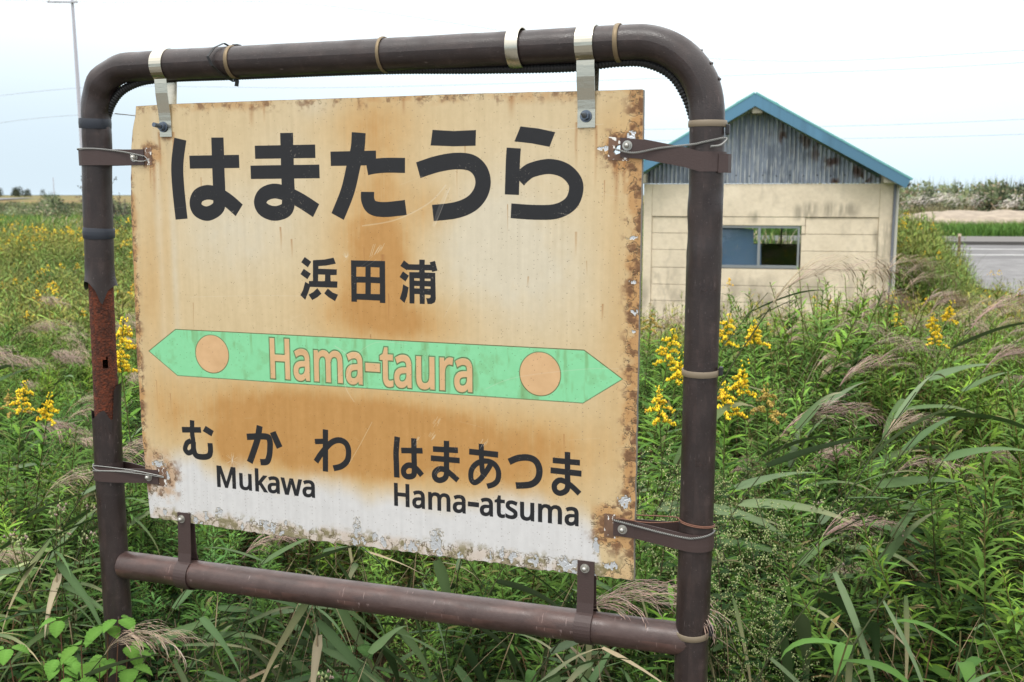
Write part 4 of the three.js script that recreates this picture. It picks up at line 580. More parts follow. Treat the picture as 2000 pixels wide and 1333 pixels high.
M.leaf = leafMat(0.72, LEAF_T); M.reedLeaf = leafMat(0.6, LEAF_T); M.dry = new THREE.MeshStandardMaterial({ vertexColors: true, roughness: 0.9, side: THREE.DoubleSide }); M.flower = new THREE.MeshStandardMaterial({ vertexColors: true, roughness: 0.8, side: THREE.DoubleSide });
const tint = (c, r, k = 0.25) => { const a = 1 + (r() - 0.5) * 2 * k, b = 1 + (r() - 0.5) * k * 0.5; return [c[0] * a * b, c[1] * a, c[2] * a / b]; };
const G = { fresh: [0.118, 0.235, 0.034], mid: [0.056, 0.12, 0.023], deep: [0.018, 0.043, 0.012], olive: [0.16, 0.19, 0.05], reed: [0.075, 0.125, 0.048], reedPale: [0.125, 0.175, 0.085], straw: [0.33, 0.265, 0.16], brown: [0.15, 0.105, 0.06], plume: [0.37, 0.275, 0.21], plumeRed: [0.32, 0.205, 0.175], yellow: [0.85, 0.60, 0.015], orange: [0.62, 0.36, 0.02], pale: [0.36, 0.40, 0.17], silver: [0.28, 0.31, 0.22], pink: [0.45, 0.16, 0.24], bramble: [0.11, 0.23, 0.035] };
const curveStem = (H, lx, lz, n = 6, pw = 2) => Array.from({ length: n + 1 }, (_, i) => { const t = i / n; return [lx * t ** pw, H * t, lz * t ** pw]; });
const onStem = (H, lx, lz, t, pw = 2) => [lx * t ** pw, H * t, lz * t ** pw];
// leafy stem of goldenrod; returns leaves (stem included)
function goldLeaves(B, r, H, n, size, palette, lx, lz, ox = 0, oz = 0, segs = 3, from = 0.12) {
  B.stem(curveStem(H, lx, lz, 5).map((q) => [q[0] + ox, q[1], q[2] + oz]), 0.0032, 0.0015, tint([0.10, 0.10, 0.04], r), 3);
  let a = r() * 6.28;
  for (let k = 0; k < n; k++) {
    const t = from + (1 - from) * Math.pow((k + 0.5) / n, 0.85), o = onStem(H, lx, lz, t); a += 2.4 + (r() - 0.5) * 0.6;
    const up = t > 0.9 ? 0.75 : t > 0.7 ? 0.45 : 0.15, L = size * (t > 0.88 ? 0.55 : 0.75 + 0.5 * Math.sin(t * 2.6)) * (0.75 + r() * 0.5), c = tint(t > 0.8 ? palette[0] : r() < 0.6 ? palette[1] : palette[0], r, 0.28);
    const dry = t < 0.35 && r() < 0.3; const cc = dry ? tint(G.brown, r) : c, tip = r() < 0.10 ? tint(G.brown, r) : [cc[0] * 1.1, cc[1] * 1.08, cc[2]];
    B.blade([o[0] + ox, o[1], o[2] + oz], a, up + (r() - 0.5) * 0.5, L, L * (0.055 + r() * 0.025), 0.5 + r() * 0.9, cc, tip, segs, { roll: (r() - 0.5) * 0.8 });
  }
}
function goldFlower(F, r, H, lx, lz, size, colA, colB, dense = 1, ox = 0, oz = 0) {
  const n = Math.round(9 * dense + 2);
  for (let k = 0; k < n; k++) {
    const t = k / n, h = 1 - 0.02 - (1 - t) * 0.11 * size, o = onStem(H, lx, lz, h), a = k * 2.4 + r() * 0.8, L = (0.02 + 0.055 * (1 - t)) * size * (0.7 + 0.6 * r());
    let x = o[0] + ox, y = o[1], z = o[2] + oz, el = 0.6 - 0.25 * r(); const m = Math.round(6 + L * 210 * dense);
    for (let j = 0; j < m; j++) { const s = j / m; el -= 1.1 / m; x += Math.cos(el) * Math.cos(a) * L / m; z += Math.cos(el) * Math.sin(a) * L / m; y += Math.sin(el) * L / m; if (s > 0.15) for (let q = 0; q < 2; q++) { const c = tint(r() < 0.78 ? colA : colB, r, 0.25); F.dot(x + (r() - 0.5) * 0.011, y + 0.002 + r() * 0.009, z + (r() - 0.5) * 0.011, 0.0034 + r() * 0.003, c); } }
  }
  for (let k = 0; k < 24; k++) { const o = onStem(H, lx, lz, 0.95 + 0.05 * r()); F.dot(o[0] + ox + (r() - 0.5) * 0.02, o[1] + r() * 0.015, o[2] + oz + (r() - 0.5) * 0.02, 0.003 + r() * 0.002, tint(colA, r)); }
}
const reedProf = (t) => Math.min(1, 0.5 + t * 3.2) * Math.pow(1 - t, 0.95) * 1.15;
function reedPlume(P, r, o, size, colA, colB, lean = 1) {
  // one-sided drooping panicle blown towards +x
  const n = Math.round(46 * size); let x = o[0], y = o[1], z = o[2]; const axL = 0.20 * size;
  P.stem(Array.from({ length: 6 }, (_, i) => { const t = i / 5; return [x + axL * t * (0.35 + 0.75 * t) * lean, y + axL * (0.85 * t - 0.55 * t * t), z]; }), 0.0018, 0.0006, tint(colB, r), 3);
  for (let k = 0; k < n; k++) {
    const t = k / n, bx = x + axL * t * (0.35 + 0.75 * t) * lean, by = y + axL * (0.85 * t - 0.55 * t * t), a = (r() - 0.5) * 1.1, L = (0.12 + 0.10 * r()) * size * (1 - 0.3 * t), e0 = 0.75 - t * 0.6 + (r() - 0.5) * 0.4, dr = 1.5 + r() * 0.8, c = tint(r() < 0.55 ? colA : colB, r, 0.3), m = 5;
    P.blade([bx, by, z], a, e0, L, 0.0008 * Math.min(1.3, Math.max(1, size)), dr, c, c, m, { prof: () => 1 });
    // spikelets along the outer part
    for (let q = 0; q < 6; q++) { const s = 0.35 + 0.65 * q / 6; let px = bx, py = by, pz = z; const st = 10; for (let u = 0; u < st * s; u++) { const tt = u / st, el = e0 - dr * tt * tt; px += Math.cos(el) * Math.cos(a) * L / st; py += Math.sin(el) * L / st; pz += Math.cos(el) * Math.sin(a) * L / st; } const el = e0 - dr * s * s; P.blade([px, py, pz], a + (r() - 0.5) * 0.5, el - 0.1 + (r() - 0.5) * 0.3, 0.014 + r() * 0.008, 0.0012 + r() * 0.0007, 0.3, tint(colA, r, 0.3), tint(colB, r, 0.3), 2); }
  }
}
function grassClump(B, r, n, H, spread, pal, w = 0.004) { for (let k = 0; k < n; k++) { const a = r() * 6.28, d = Math.sqrt(r()) * spread, c = tint(pal[Math.floor(r() * pal.length)], r), L = H * (0.55 + 0.6 * r()); B.blade([Math.cos(a) * d, 0, Math.sin(a) * d], r() < 0.6 ? (r() - 0.5) * 1.8 : r() * 6.28, 1.25 + r() * 0.25, L, w * (0.7 + r() * 0.6), 0.8 + r() * 1.6, [c[0] * 0.8, c[1] * 0.8, c[2] * 0.8], c, 5, { prof: reedProf, roll: (r() - 0.5) }); } }
function mugwort(B, F, r, H, n, spread) {
  for (let s = 0; s < n; s++) {
    const a0 = r() * 6.28, d = spread * Math.sqrt(r()), ox = Math.cos(a0) * d, oz = Math.sin(a0) * d, h = H * (0.8 + 0.3 * r()), lx = 0.10 + (r() - 0.3) * 0.15, lz = (r() - 0.5) * 0.15;
    B.stem(curveStem(h, lx, lz, 5).map((q) => [q[0] + ox, q[1], q[2] + oz]), 0.003, 0.001, tint([0.12, 0.09, 0.06], r), 3);
    for (let k = 0; k < 26; k++) { const t = 0.2 + 0.8 * k / 26, o = onStem(h, lx, lz, t), a = k * 2.4 + r(), L = 0.075 * (1.1 - 0.5 * t); for (const f of [-0.5, 0, 0.5]) { const c = tint(r() < 0.7 ? G.deep : G.mid, r); B.blade([o[0] + ox, o[1], o[2] + oz], a + f, 0.3, L * (f ? 0.7 : 1), L * 0.09, 1, c, c, 2); } }
    for (let k = 0; k < 16; k++) { const t = 0.68 + 0.32 * k / 16, o = onStem(h, lx, lz, t), a = k * 2.4 + r(), L = (0.05 + 0.12 * (1 - t) * 2.2) * (0.7 + r() * 0.5); const m = Math.round(L * 230); for (let q = 0; q < m; q++) { const u = q / m, el = 0.95 - u * 0.4; F.dot(o[0] + ox + Math.cos(a) * Math.cos(el) * L * u + (r() - .5) * 0.01, o[1] + Math.sin(el) * L * u + (r() - .5) * 0.01, o[2] + oz + Math.sin(a) * Math.cos(el) * L * u + (r() - .5) * 0.01, 0.0022 + r() * 0.0014, tint(r() < 0.75 ? G.pale : G.fresh, r, 0.3)); } }
  }
}
const groundAt = (x, z) => terrain(x, z) - 0.02;
const inView = (x, z, m) => z < -1.4 && Math.abs(x) < -z * 0.487 + m;
const onRoad = (x, z) => { const c = Math.cos(roadTurn), s = Math.sin(roadTurn), dx = x - 16, dz = z + 40, al = dx * c + dz * s, d = dx * s - dz * c; return (d > -2.5 && d < 17 && al > -25) || (al > -5.6 && d > -23.6 && d <= -2.5); };
const inHut = (x, z) => x > 1.55 && x < 4.98 && z < -13.35 && z > -17.2;
const nearPost = (x, z) => { const du = [[-0.91, -2.32], [0.338, -1.86]]; return du.some(([a, b]) => Math.hypot(x - a, z - b) < 0.06); };
// one uncountable mass: an instanced mesh of a plant shape over a list of [x, z, size, turn, brightness]
function mass(name, label, cat, geo, mat, list) {
  if (!list.length) return; const m = new THREE.InstancedMesh(geo, mat, list.length), q = new THREE.Object3D(), c = new THREE.Color();
  list.forEach((l, i) => { q.position.set(l[0], (l[5] ?? groundAt(l[0], l[1])), l[1]); q.rotation.set((l[6] || 0), l[3], (l[7] || 0)); q.scale.set(l[2] * (l[8] || 1), l[2], l[2] * (l[8] || 1)); q.updateMatrix(); m.setMatrixAt(i, q.matrix); c.setRGB(l[4], l[4], l[4]); if (l[9]) c.setRGB(...l[9]); m.setColorAt(i, c); });
  m.name = numbered(name); m.castShadow = m.receiveShadow = true; scene.add(m); return tag(m, label, cat, null, 'stuff');
}
// ---------------------------------------------------------------- undergrowth and meadow (masses nobody could count)
{
  const r = rng(2024), pick = (n) => Math.floor(r() * n);
  // height of the thicket: waist high under the sign, taller towards the hut
  const table = (z, t) => { for (let i = 0; i < t.length - 1; i++) if (z >= t[i + 1][0]) return mix(t[i][1], t[i + 1][1], (t[i][0] - z) / (t[i][0] - t[i + 1][0])); return t[t.length - 1][1]; };
  const crestAt = (x, z) => { const R = table(z, [[-1.7, 0.80], [-2.6, 0.92], [-3.2, 1.0], [-4, 1.04], [-5, 1.16], [-6.5, 1.2], [-9, 1.18], [-10.5, 1.2], [-13.5, 1.05]]), L = table(z, [[-1.7, 0.80], [-2.6, 0.9], [-4, 0.92], [-6, 0.9], [-9, 1.2], [-14, 1.4], [-30, 1.4]]), C = 0.9; const bush = 1 + 0.34 * smooth(0.19, 0.24, x / -z) * smooth(0.38, 0.33, x / -z) * smooth(-3.4, -4.2, z) * smooth(-7.2, -6, z) + 0.16 * smooth(0.37, 0.43, x / -z) * smooth(-4.4, -3.6, z) * smooth(-2.3, -2.7, z); return x > 0.5 ? bush * mix(C, R, smooth(0.5, 0.9, x / -z * 3)) : mix(C, L, smooth(0.3, 0.8, -x / -z * 3)); };
  const lists = {}; const add = (k, v) => (lists[k] = lists[k] || []).push(v);
  // --- near thicket, from under the sign to about nine metres
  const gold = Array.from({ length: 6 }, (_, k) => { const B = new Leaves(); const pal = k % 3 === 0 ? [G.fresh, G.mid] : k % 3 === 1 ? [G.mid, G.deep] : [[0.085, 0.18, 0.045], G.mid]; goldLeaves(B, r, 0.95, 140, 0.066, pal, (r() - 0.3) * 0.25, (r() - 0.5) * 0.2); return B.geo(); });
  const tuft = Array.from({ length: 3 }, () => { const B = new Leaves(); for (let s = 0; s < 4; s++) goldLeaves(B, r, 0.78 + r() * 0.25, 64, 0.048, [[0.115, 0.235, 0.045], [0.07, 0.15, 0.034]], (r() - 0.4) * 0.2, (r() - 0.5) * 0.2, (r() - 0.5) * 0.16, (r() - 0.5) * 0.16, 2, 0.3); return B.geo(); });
  const grass = Array.from({ length: 4 }, (_, k) => { const B = new Leaves(); grassClump(B, r, 34, 0.8, 0.10, k < 2 ? [G.mid, G.fresh, G.reed] : [G.reed, G.straw, G.olive], 0.0045); return B.geo(); });
  const straw = Array.from({ length: 3 }, () => { const B = new Leaves(); grassClump(B, r, 18, 0.75, 0.12, [G.straw, G.brown, [0.26, 0.19, 0.12]], 0.0022); return B.geo(); });
  const reeds = Array.from({ length: 5 }, () => { const B = new Leaves(), H = 1.0, lx = 0.25 + r() * 0.2, lz = (r() - 0.5) * 0.1; B.stem(curveStem(H, lx, lz, 6), 0.004, 0.002, tint([0.07, 0.085, 0.035], r), 4); for (let k = 0; k < 9; k++) { const t = 0.3 + 0.7 * k / 8, o = onStem(H, lx, lz, t), c = tint(r() < 0.75 ? G.reed : G.reedPale, r), s = r() < 0.08 ? tint(G.brown, r) : c; B.blade(o, (r() - 0.5) * 2.2, 0.7 - r() * 0.9, 0.18 + r() * 0.18, 0.011 + r() * 0.007, 0.4 + r() * 1.6, s, r() < 0.35 ? tint(G.straw, r) : [s[0] * 1.1, s[1] * 1.08, s[2]], 7, { prof: reedProf, fold: 0.18, tip: 1, roll: (r() - 0.5) * 1.4, twist: (r() - 0.5) * 0.9 }); } return B.geo(); });
  const shadeGold = Array.from({ length: 3 }, () => { const B = new Leaves(); goldLeaves(B, r, 0.95, 140, 0.068, [G.mid, G.deep], (r() - 0.3) * 0.3, (r() - 0.5) * 0.2); return B.geo(); });  // goldenrod stems in a darker palette: shade put into the leaf colour
  const hang = Array.from({ length: 3 }, () => { const B = new Leaves(), lx = 0.1 + r() * 0.25, lz = (r() - .5) * 0.2; B.stem(curveStem(1, lx, lz, 6), 0.0035, 0.0016, tint([0.07, 0.085, 0.035], r), 4); for (let k = 0; k < 11; k++) { const t = 0.6 + 0.4 * k / 10, o = onStem(1, lx, lz, t), c = tint(r() < 0.12 ? G.straw : G.reed, r, 0.3); B.blade(o, (r() - .5) * 3.4, 0.3 - r() * 1.3, 0.16 + r() * 0.2, 0.009 + r() * 0.006, 0.5 + r() * 0.9, c, r() < 0.2 ? tint(G.straw, r) : c, 7, { prof: reedProf, fold: 0.2, roll: (r() - .5) * 1.6, twist: (r() - .5) }); } for (let k = 0; k < 7; k++) { const o = onStem(1, lx, lz, 0.75 + 0.25 * r()); B.blade(o, r() * 6.28, -0.6 - r() * 0.7, 0.12 + r() * 0.15, 0.0016, 0.3, tint(G.straw, r), tint(G.brown, r), 4); } return B.geo(); });
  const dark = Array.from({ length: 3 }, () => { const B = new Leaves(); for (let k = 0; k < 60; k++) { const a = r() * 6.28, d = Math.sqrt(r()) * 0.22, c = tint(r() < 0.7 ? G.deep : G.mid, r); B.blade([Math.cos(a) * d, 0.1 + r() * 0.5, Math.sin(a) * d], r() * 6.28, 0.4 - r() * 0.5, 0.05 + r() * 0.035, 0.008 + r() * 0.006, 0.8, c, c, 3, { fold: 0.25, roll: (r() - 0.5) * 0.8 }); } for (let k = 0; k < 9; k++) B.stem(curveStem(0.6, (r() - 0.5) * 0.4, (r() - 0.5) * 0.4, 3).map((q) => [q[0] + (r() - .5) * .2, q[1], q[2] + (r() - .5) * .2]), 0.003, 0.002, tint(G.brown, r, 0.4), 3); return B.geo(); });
  const wisp = Array.from({ length: 3 }, (_, k) => { const B = new Leaves(); for (let q = 0; q < 2; q++) { const lx = 0.2 + r() * 0.15, lz = (r() - .5) * 0.2, h = 0.9 + r() * 0.1; B.stem(curveStem(h, lx, lz, 5), 0.0025, 0.001, tint(G.straw, r), 3); reedPlume(B, r, onStem(h, lx, lz, 1), 0.8, k ? G.plume : [0.36, 0.27, 0.20], k === 2 ? G.plumeRed : G.straw); } return B.geo(); });
  for (let k = 0; k < 11000; k++) {
    const z = -1.75 - 7.6 * Math.pow(r(), 0.8), x = (r() * 2 - 1) * (-z * 0.487 + 1.3); if (nearPost(x, z)) continue;
    // keep what grows before the sign below its crossbar, and open a hollow under it
    const px = x / -z; const front = z > -2.6, hollow = Math.exp(-(((x + 0.15) / 0.85) ** 2 + ((z + 2.3) / 0.6) ** 2));
    const patch = noise(x * 1.1 + 9, z * 1.1, 4), patch2 = noise(x * 0.8, z * 0.8 + 30, 8);
    if (r() < hollow * 1.3) { if (r() < 0.16) add('hang' + pick(3), [x, z, (0.86 + r() * 0.14) * (z > -2.2 ? 0.9 : 1), (r() - 0.5) * 2.6, 0.75 + r() * 0.4, undefined, (r() - .5) * 0.2, -r() * 0.2]); continue; }
    const knot = noise(x * 2.4 + 5, z * 2.4 + 80, 21) * 0.75 + noise(x * 5.2, z * 5.2 + 11, 22) * 0.25; if (z > -5.5 && knot < 0.48 && r() < 0.93) continue; if (z > -2.8 && r() < 0.25) continue;
    const far = smooth(-3, -8, z); let s = (0.76 + 0.3 * r()) * mix(0.90, 1.08, patch) * crestAt(x, z) * (z > -5.5 ? mix(0.80, 1.10, smooth(0.4, 0.75, knot)) : 1); if (front) s *= mix(0.86, 0.62, Math.min(1, hollow * 1.5)); s *= 1 - 0.25 * hollow;
    const br = 0.8 + 0.45 * r(), turn = r() * 6.28, tiltx = (r() - 0.5) * 0.24, tiltz = -(r() * 0.22);
    const hue = noise(x * 0.9 + 70, z * 0.9, 12), dim = 1.12 * br, tone = [dim * mix(0.8, 1.35, hue), dim * mix(0.88, 1.12, hue), dim * mix(1.05, 0.85, hue)];
    if (z < -3 && (x > 0.7 || x < -1.4) && r() < 0.028) add('wisp' + pick(wisp.length), [x, z, s * 1.06, (r() - 0.5) * 0.9, br]);
    const u = hollow > 0.25 ? 0.5 + 0.5 * r() : r(), A = (n, arr, sc = 1, t = turn) => add(n + pick(arr.length), [x, z, s * sc, t, br, undefined, tiltx, tiltz, 1, tone]);
    if (z > -3.3 && u < 0.62 && r() < 0.8) A('shadeGold', shadeGold); else if (u < 0.40) A('gold', gold); else if (u < 0.56) A(patch2 > 0.45 ? 'tuft' : 'gold', patch2 > 0.45 ? tuft : gold); else if (u < 0.70) A('grass', grass, 0.95, (r() - 0.5) * 1.2); else if (u < 0.755) A('straw', straw, 1, (r() - 0.5)); else if (u < (patch > 0.55 ? 0.81 : 0.755)) A('reeds', reeds, 0.84, (r() - 0.5) * 0.9); else A('dark', dark, 1.05);
  }
  const N = [['shadeGold', shadeGold, M.leaf, 'shade_tinted_weeds', 'leafy weeds close under the sign, shade put into their dark green', 'weeds'], ['gold', gold, M.leaf, 'goldenrod_thicket', 'leafy green goldenrod stems massed around the sign posts', 'goldenrod'], ['tuft', tuft, M.leaf, 'weed_tufts', 'bright narrow-leaved green weed tufts filling the thicket', 'weeds'], ['grass', grass, M.leaf, 'long_grass', 'long arching green grass between the weeds', 'grass'], ['straw', straw, M.dry, 'dry_grass', 'dead straw-coloured grass stalks between the weeds', 'dry grass'], ['reeds', reeds, M.reedLeaf, 'reed_bed', 'grey-green reeds without plumes blown over to the right', 'reeds'], ['hang', hang, M.reedLeaf, 'hanging_reeds', 'reeds with blades hanging down around the crossbar', 'reeds'], ['wisp', wisp, M.dry, 'dry_plume_stalks', 'pinkish dry grass plumes drooping among the weeds', 'dry grass'], ['dark', dark, M.leaf, 'undergrowth', 'dark broad-leaved undergrowth low among the stems', 'undergrowth']];
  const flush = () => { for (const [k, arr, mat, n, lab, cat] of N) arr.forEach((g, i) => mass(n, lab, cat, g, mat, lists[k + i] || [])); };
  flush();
  // --- middle meadow, nine to thirty metres
  const clump = (kind) => { const B = new Leaves(); for (let s = 0; s < 5; s++) { const ox = (r() - .5) * 0.4, oz = (r() - .5) * 0.4, H = 0.75 + r() * 0.3; goldLeaves(B, r, H, 30, 0.10, kind ? [G.olive, [0.11, 0.16, 0.045]] : [[0.13, 0.22, 0.055], [0.10, 0.17, 0.045]], (r() - .3) * .2, (r() - .5) * .2, ox, oz, 2, 0.25); } return B; };
  const mid = [0, 1, 0, 1].map((k) => clump(k).geo());
  const midFlower = [0, 1, 2].map(() => { const F = new Leaves(); for (let s = 0; s < 2; s++) { const ox = (r() - .5) * 0.35, oz = (r() - .5) * 0.35, H = 0.82 + r() * 0.2; const n = 16; for (let k = 0; k < n; k++) { const a = r() * 6.28, t = r(), d = 0.07 * (1 - t) * r() ** 0.4; F.dot(ox + Math.cos(a) * d, H + t * 0.09, oz + Math.sin(a) * d, 0.006 + r() * 0.007, tint(r() < 0.45 ? G.yellow : G.orange, r)); } } return F.geo(); });
  const midStraw = [0, 1].map(() => { const B = new Leaves(); grassClump(B, r, 40, 0.95, 0.28, [G.straw, G.plume, [0.30, 0.24, 0.17]], 0.004); return B.geo(); });
  const midGrass = [0, 1].map(() => { const B = new Leaves(); grassClump(B, r, 48, 0.8, 0.28, [[0.15, 0.23, 0.06], [0.11, 0.17, 0.05], G.olive], 0.006); return B.geo(); });
  const ml = {}; const madd = (k, v) => (ml[k] = ml[k] || []).push(v);
  for (let k = 0; k < 11000; k++) {
    const z = -8.6 - 23 * Math.pow(r(), 0.75), x = (r() * 2 - 1) * (-z * 0.487 + 2.5); if (inHut(x, z) || onRoad(x, z)) continue;
    const left = x < -1, patch = noise(x * 0.35, z * 0.35, 3), p2 = noise(x * 0.2 + 40, z * 0.2, 6); let s = (0.78 + 0.36 * r()) * mix(0.85, 1.12, patch) * (x > 0.8 ? table(z, [[-8, 1.25], [-10.5, 1.22], [-13.4, 1.0], [-20, 0.8]]) : left ? 1.35 : 1.1);
    const u = r(), br = 0.8 + 0.45 * r(), t = r() * 6.28, hue = noise(x * 0.5 + 20, z * 0.5, 15), tone = [1.3 * br * mix(0.78, 1.4, hue), 1.25 * br * mix(0.88, 1.12, hue), 1.2 * br * mix(1.0, 0.95, hue)], Q = [undefined, 0, 0, 1, tone];
    if (u < 0.46) { madd('mid' + pick(4), [x, z, s, t, br, ...Q]); if (r() < (left ? 0.12 : 0.05) * smooth(0.3, 0.6, p2)) madd('flo' + pick(3), [x, z, s * 1.02, t, br]); } else if (u < 0.68) madd('mgr' + pick(2), [x, z, s, (r() - .5), br, ...Q]); else if (u < (p2 < 0.5 ? 0.92 : 0.80)) madd('mst' + pick(2), [x, z, s * 0.98, (r() - .5), br * 1.2]); else madd('mid' + pick(4), [x, z, s * 0.9, t, br, ...Q]);
  }
  mid.forEach((g, i) => mass('meadow_weeds', 'green goldenrod weeds of the meadow behind the sign', 'weeds', g, M.leaf, ml['mid' + i] || []));
  midFlower.forEach((g, i) => mass('meadow_flowers', 'yellow flower heads scattered over the meadow at the left', 'flowers', g, M.flower, ml['flo' + i] || []));
  midGrass.forEach((g, i) => mass('meadow_grass', 'green grass of the meadow behind the sign', 'grass', g, M.leaf, ml['mgr' + i] || []));
  midStraw.forEach((g, i) => mass('meadow_straw', 'pinkish dry grass patches in the meadow', 'dry grass', g, M.dry, ml['mst' + i] || []));
  // --- far meadow to the horizon
  const farG = [[G.olive, G.mid, [0.11, 0.15, 0.06]], [[0.10, 0.19, 0.04], [0.07, 0.15, 0.035]], [G.straw, G.plume, G.olive]].map((pal) => { const B = new Leaves(); grassClump(B, r, 70, 1.0, 0.9, pal, 0.022); return B.geo(); });
  const fl = [[], [], [], []];
  for (let k = 0; k < 9000; k++) {
    const z = -30 - 115 * Math.pow(r(), 0.7), x = (r() * 2 - 1) * (-z * 0.487 + 6); if (onRoad(x, z)) continue; const right = x > 4;
    if (right && z < -52) continue;
    const green = !right && z < -55 && z > -80, b = green ? (r() < 0.85 ? 1 : 0) : z < -80 ? (r() < 0.6 ? 2 : 0) : (r() < 0.55 ? 0 : r() < 0.5 ? 1 : 2);
    fl[b].push([x, z, (0.8 + 0.4 * r()) * (green ? 1.05 : z < -80 ? 1.25 : 1.3), r() * 6.28, 1.1 + 0.45 * r()]);
    if (!right && z > -60 && r() < 0.10) fl[3].push([x, z, 1.15, r() * 6, 1]);
  }
  farG.forEach((g, i) => mass(['far_meadow', 'far_green_grass', 'far_dry_grass'][i], ['olive green weeds of the far meadow at the left', 'bright green grass strip across the far meadow', 'buff dry grass towards the left horizon'][i], 'meadow', g, M.leaf, fl[i]));
  mass('far_flowers', 'tiny yellow flower specks in the far meadow', 'flowers', midFlower[0], M.flower, fl[3]);
  // --- beyond the road on the right: green verge, silver grass, shrubs; weeds beside the hut
  const shrubLeaf = (pal) => { const B = new Leaves(); for (let k = 0; k < 260; k++) { const a = r() * 6.28, h = r(), d = Math.sqrt(r()) * (0.75 - 0.35 * h), c = tint(pal[pick(pal.length)], r, 0.35); B.blade([Math.cos(a) * d, 0.15 + h * 1.1 + 0.2 * Math.sin(a * 3), Math.sin(a) * d], r() * 6.28, r() * 1.2 - 0.2, 0.10 + r() * 0.12, 0.03 + r() * 0.02, 0.6, c, c, 2, { roll: r() * 2 }); } for (let k = 0; k < 14; k++) B.blade([(r() - .5) * 0.5, 0.9, (r() - .5) * 0.5], r() * 6.28, 1.2 + r() * 0.3, 0.5 + r() * 0.4, 0.012, 0.3, tint(pal[0], r), tint(pal[0], r), 2); return B.geo(); };
  const sh = [shrubLeaf([[0.19, 0.22, 0.11], [0.24, 0.27, 0.16]]), shrubLeaf([[0.14, 0.18, 0.09], [0.18, 0.22, 0.12], [0.30, 0.25, 0.18]]), shrubLeaf([[0.06, 0.075, 0.05], [0.09, 0.11, 0.06]])];
  const sl = [[], [], []], vg = [], silver = [];
  for (let k = 0; k < 620; k++) { const s = -20 + r() * 66, d = (s < 10 ? 25 : 38) + r() * 26, [x, z] = roadAt(s, d); sl[pick(3)].push([x, z, 0.6 + r() * 0.6 + (s > 13 ? 1.1 : 0.2) * smooth(0.45, 0.8, noise(s / 5, 1, 5)), r() * 6.28, 0.9 + 0.6 * r()]); }
  for (let k = 0; k < 1300; k++) { const [x, z] = roadAt(-30 + r() * 75, 17.2 + r() * 7.5); vg.push([x, z, 0.62 + r() * 0.35, r() * 6.28, 0.95 + 0.4 * r()]); }
  for (let k = 0; k < 900; k++) { const [x, z] = roadAt(-30 + r() * 75, 23 + r() * 9); vg.push([x, z, 0.55 + r() * 0.4, r() * 6.28, 0.8 + 0.3 * r(), undefined, 0, 0, 1, [1.5, 1.05, 0.8]]); }
  sh.forEach((g, i) => mass('far_shrubs', 'pale grey-green shrubs on the skyline beyond the road', 'shrubs', g, M.leaf, sl[i]));
  mass('verge_grass', 'bright green grass strip along the far side of the pavement', 'grass', farG[1], M.leaf, vg);
  const sg = (() => { const B = new Leaves(); for (let k = 0; k < 26; k++) { const a = r() * 6.28, o = [(r() - .5) * 0.8, 0, (r() - .5) * 0.8], e = B.blade(o, (r() - .5) * 1.2, 1.35, 1.2 + r() * 0.5, 0.008, 0.5, G.olive, G.straw, 4, { prof: () => 1 }); B.blade(e, (r() - .5) * 0.8, 0.5, 0.28, 0.035, 1.1, [0.55, 0.50, 0.44], [0.5, 0.45, 0.4], 3); } return B.geo(); })();
  for (let k = 0; k < 220; k++) { const [x, z] = roadAt(4 + r() * 40, 34 + r() * 12); silver.push([x, z, 0.8 + r() * 0.5, (r() - .5) * 0.8, 0.8 + 0.4 * r()]); }
  mass('silver_grass', 'pale silver grass plumes leaning in the wind beyond the road', 'grass', sg, M.dry, silver);
  const bank = [[], [], []], bf = [], bs = [];
  for (let k = 0; k < 2200; k++) { const z = -13.8 - r() * 13, uu = 0.345 + 0.125 * r() ** 1.2, x = uu * -z; if (x < 5) continue; if (onRoad(x, z) || inHut(x, z)) continue; const h = mix(1.75, 0.55, smooth(0.385, 0.465, uu)) * mix(1.0, 1.15, smooth(-14, -24, z)); bank[pick(3)].push([x, z, h * (0.75 + 0.3 * r()), r() * 6.28, 1.1 + 0.45 * r(), undefined, 0, 0, 0.8]); if (r() < 0.008) bf.push([x, z, h * 0.98, r() * 6, 1, undefined, 0, 0, 0.7]); }
  [0, 1, 2].forEach((i) => mass('bank_weeds', 'tall goldenrod weeds on the bank right of the hut', 'weeds', i < 2 ? mid[i] : midGrass[0], M.leaf, bank[i]));
  mass('bank_flowers', 'yellow goldenrod heads on the bank right of the hut', 'flowers', midFlower[1], M.flower, bf);
  const lsh = [[], [], []]; for (let k = 0; k < 420; k++) { const z = -72 - r() * 50, u = -(0.36 + 0.15 * r()); lsh[pick(3)].push([u * -z, z, 0.55 + r() * 0.45 + 0.5 * smooth(0.5, 0.8, noise(u * 60, 2, 5)), r() * 6.28, 1.0 + 0.4 * r()]); }
  sh.forEach((g, i) => mass('distant_scrub', 'olive scrub breaking the horizon at the far left', 'shrubs', g, M.leaf, lsh[i]));
  // dark trees far away on the left horizon
  const tl = []; for (let k = 0; k < 90; k++) tl.push([-480 + r() * 190, -620 - r() * 60, 2.6 + r() * 1.6, r() * 6, 0.55 + 0.2 * r()]);
  mass('distant_trees', 'dark line of trees far away on the left horizon', 'trees', sh[2], M.leaf, tl);
}
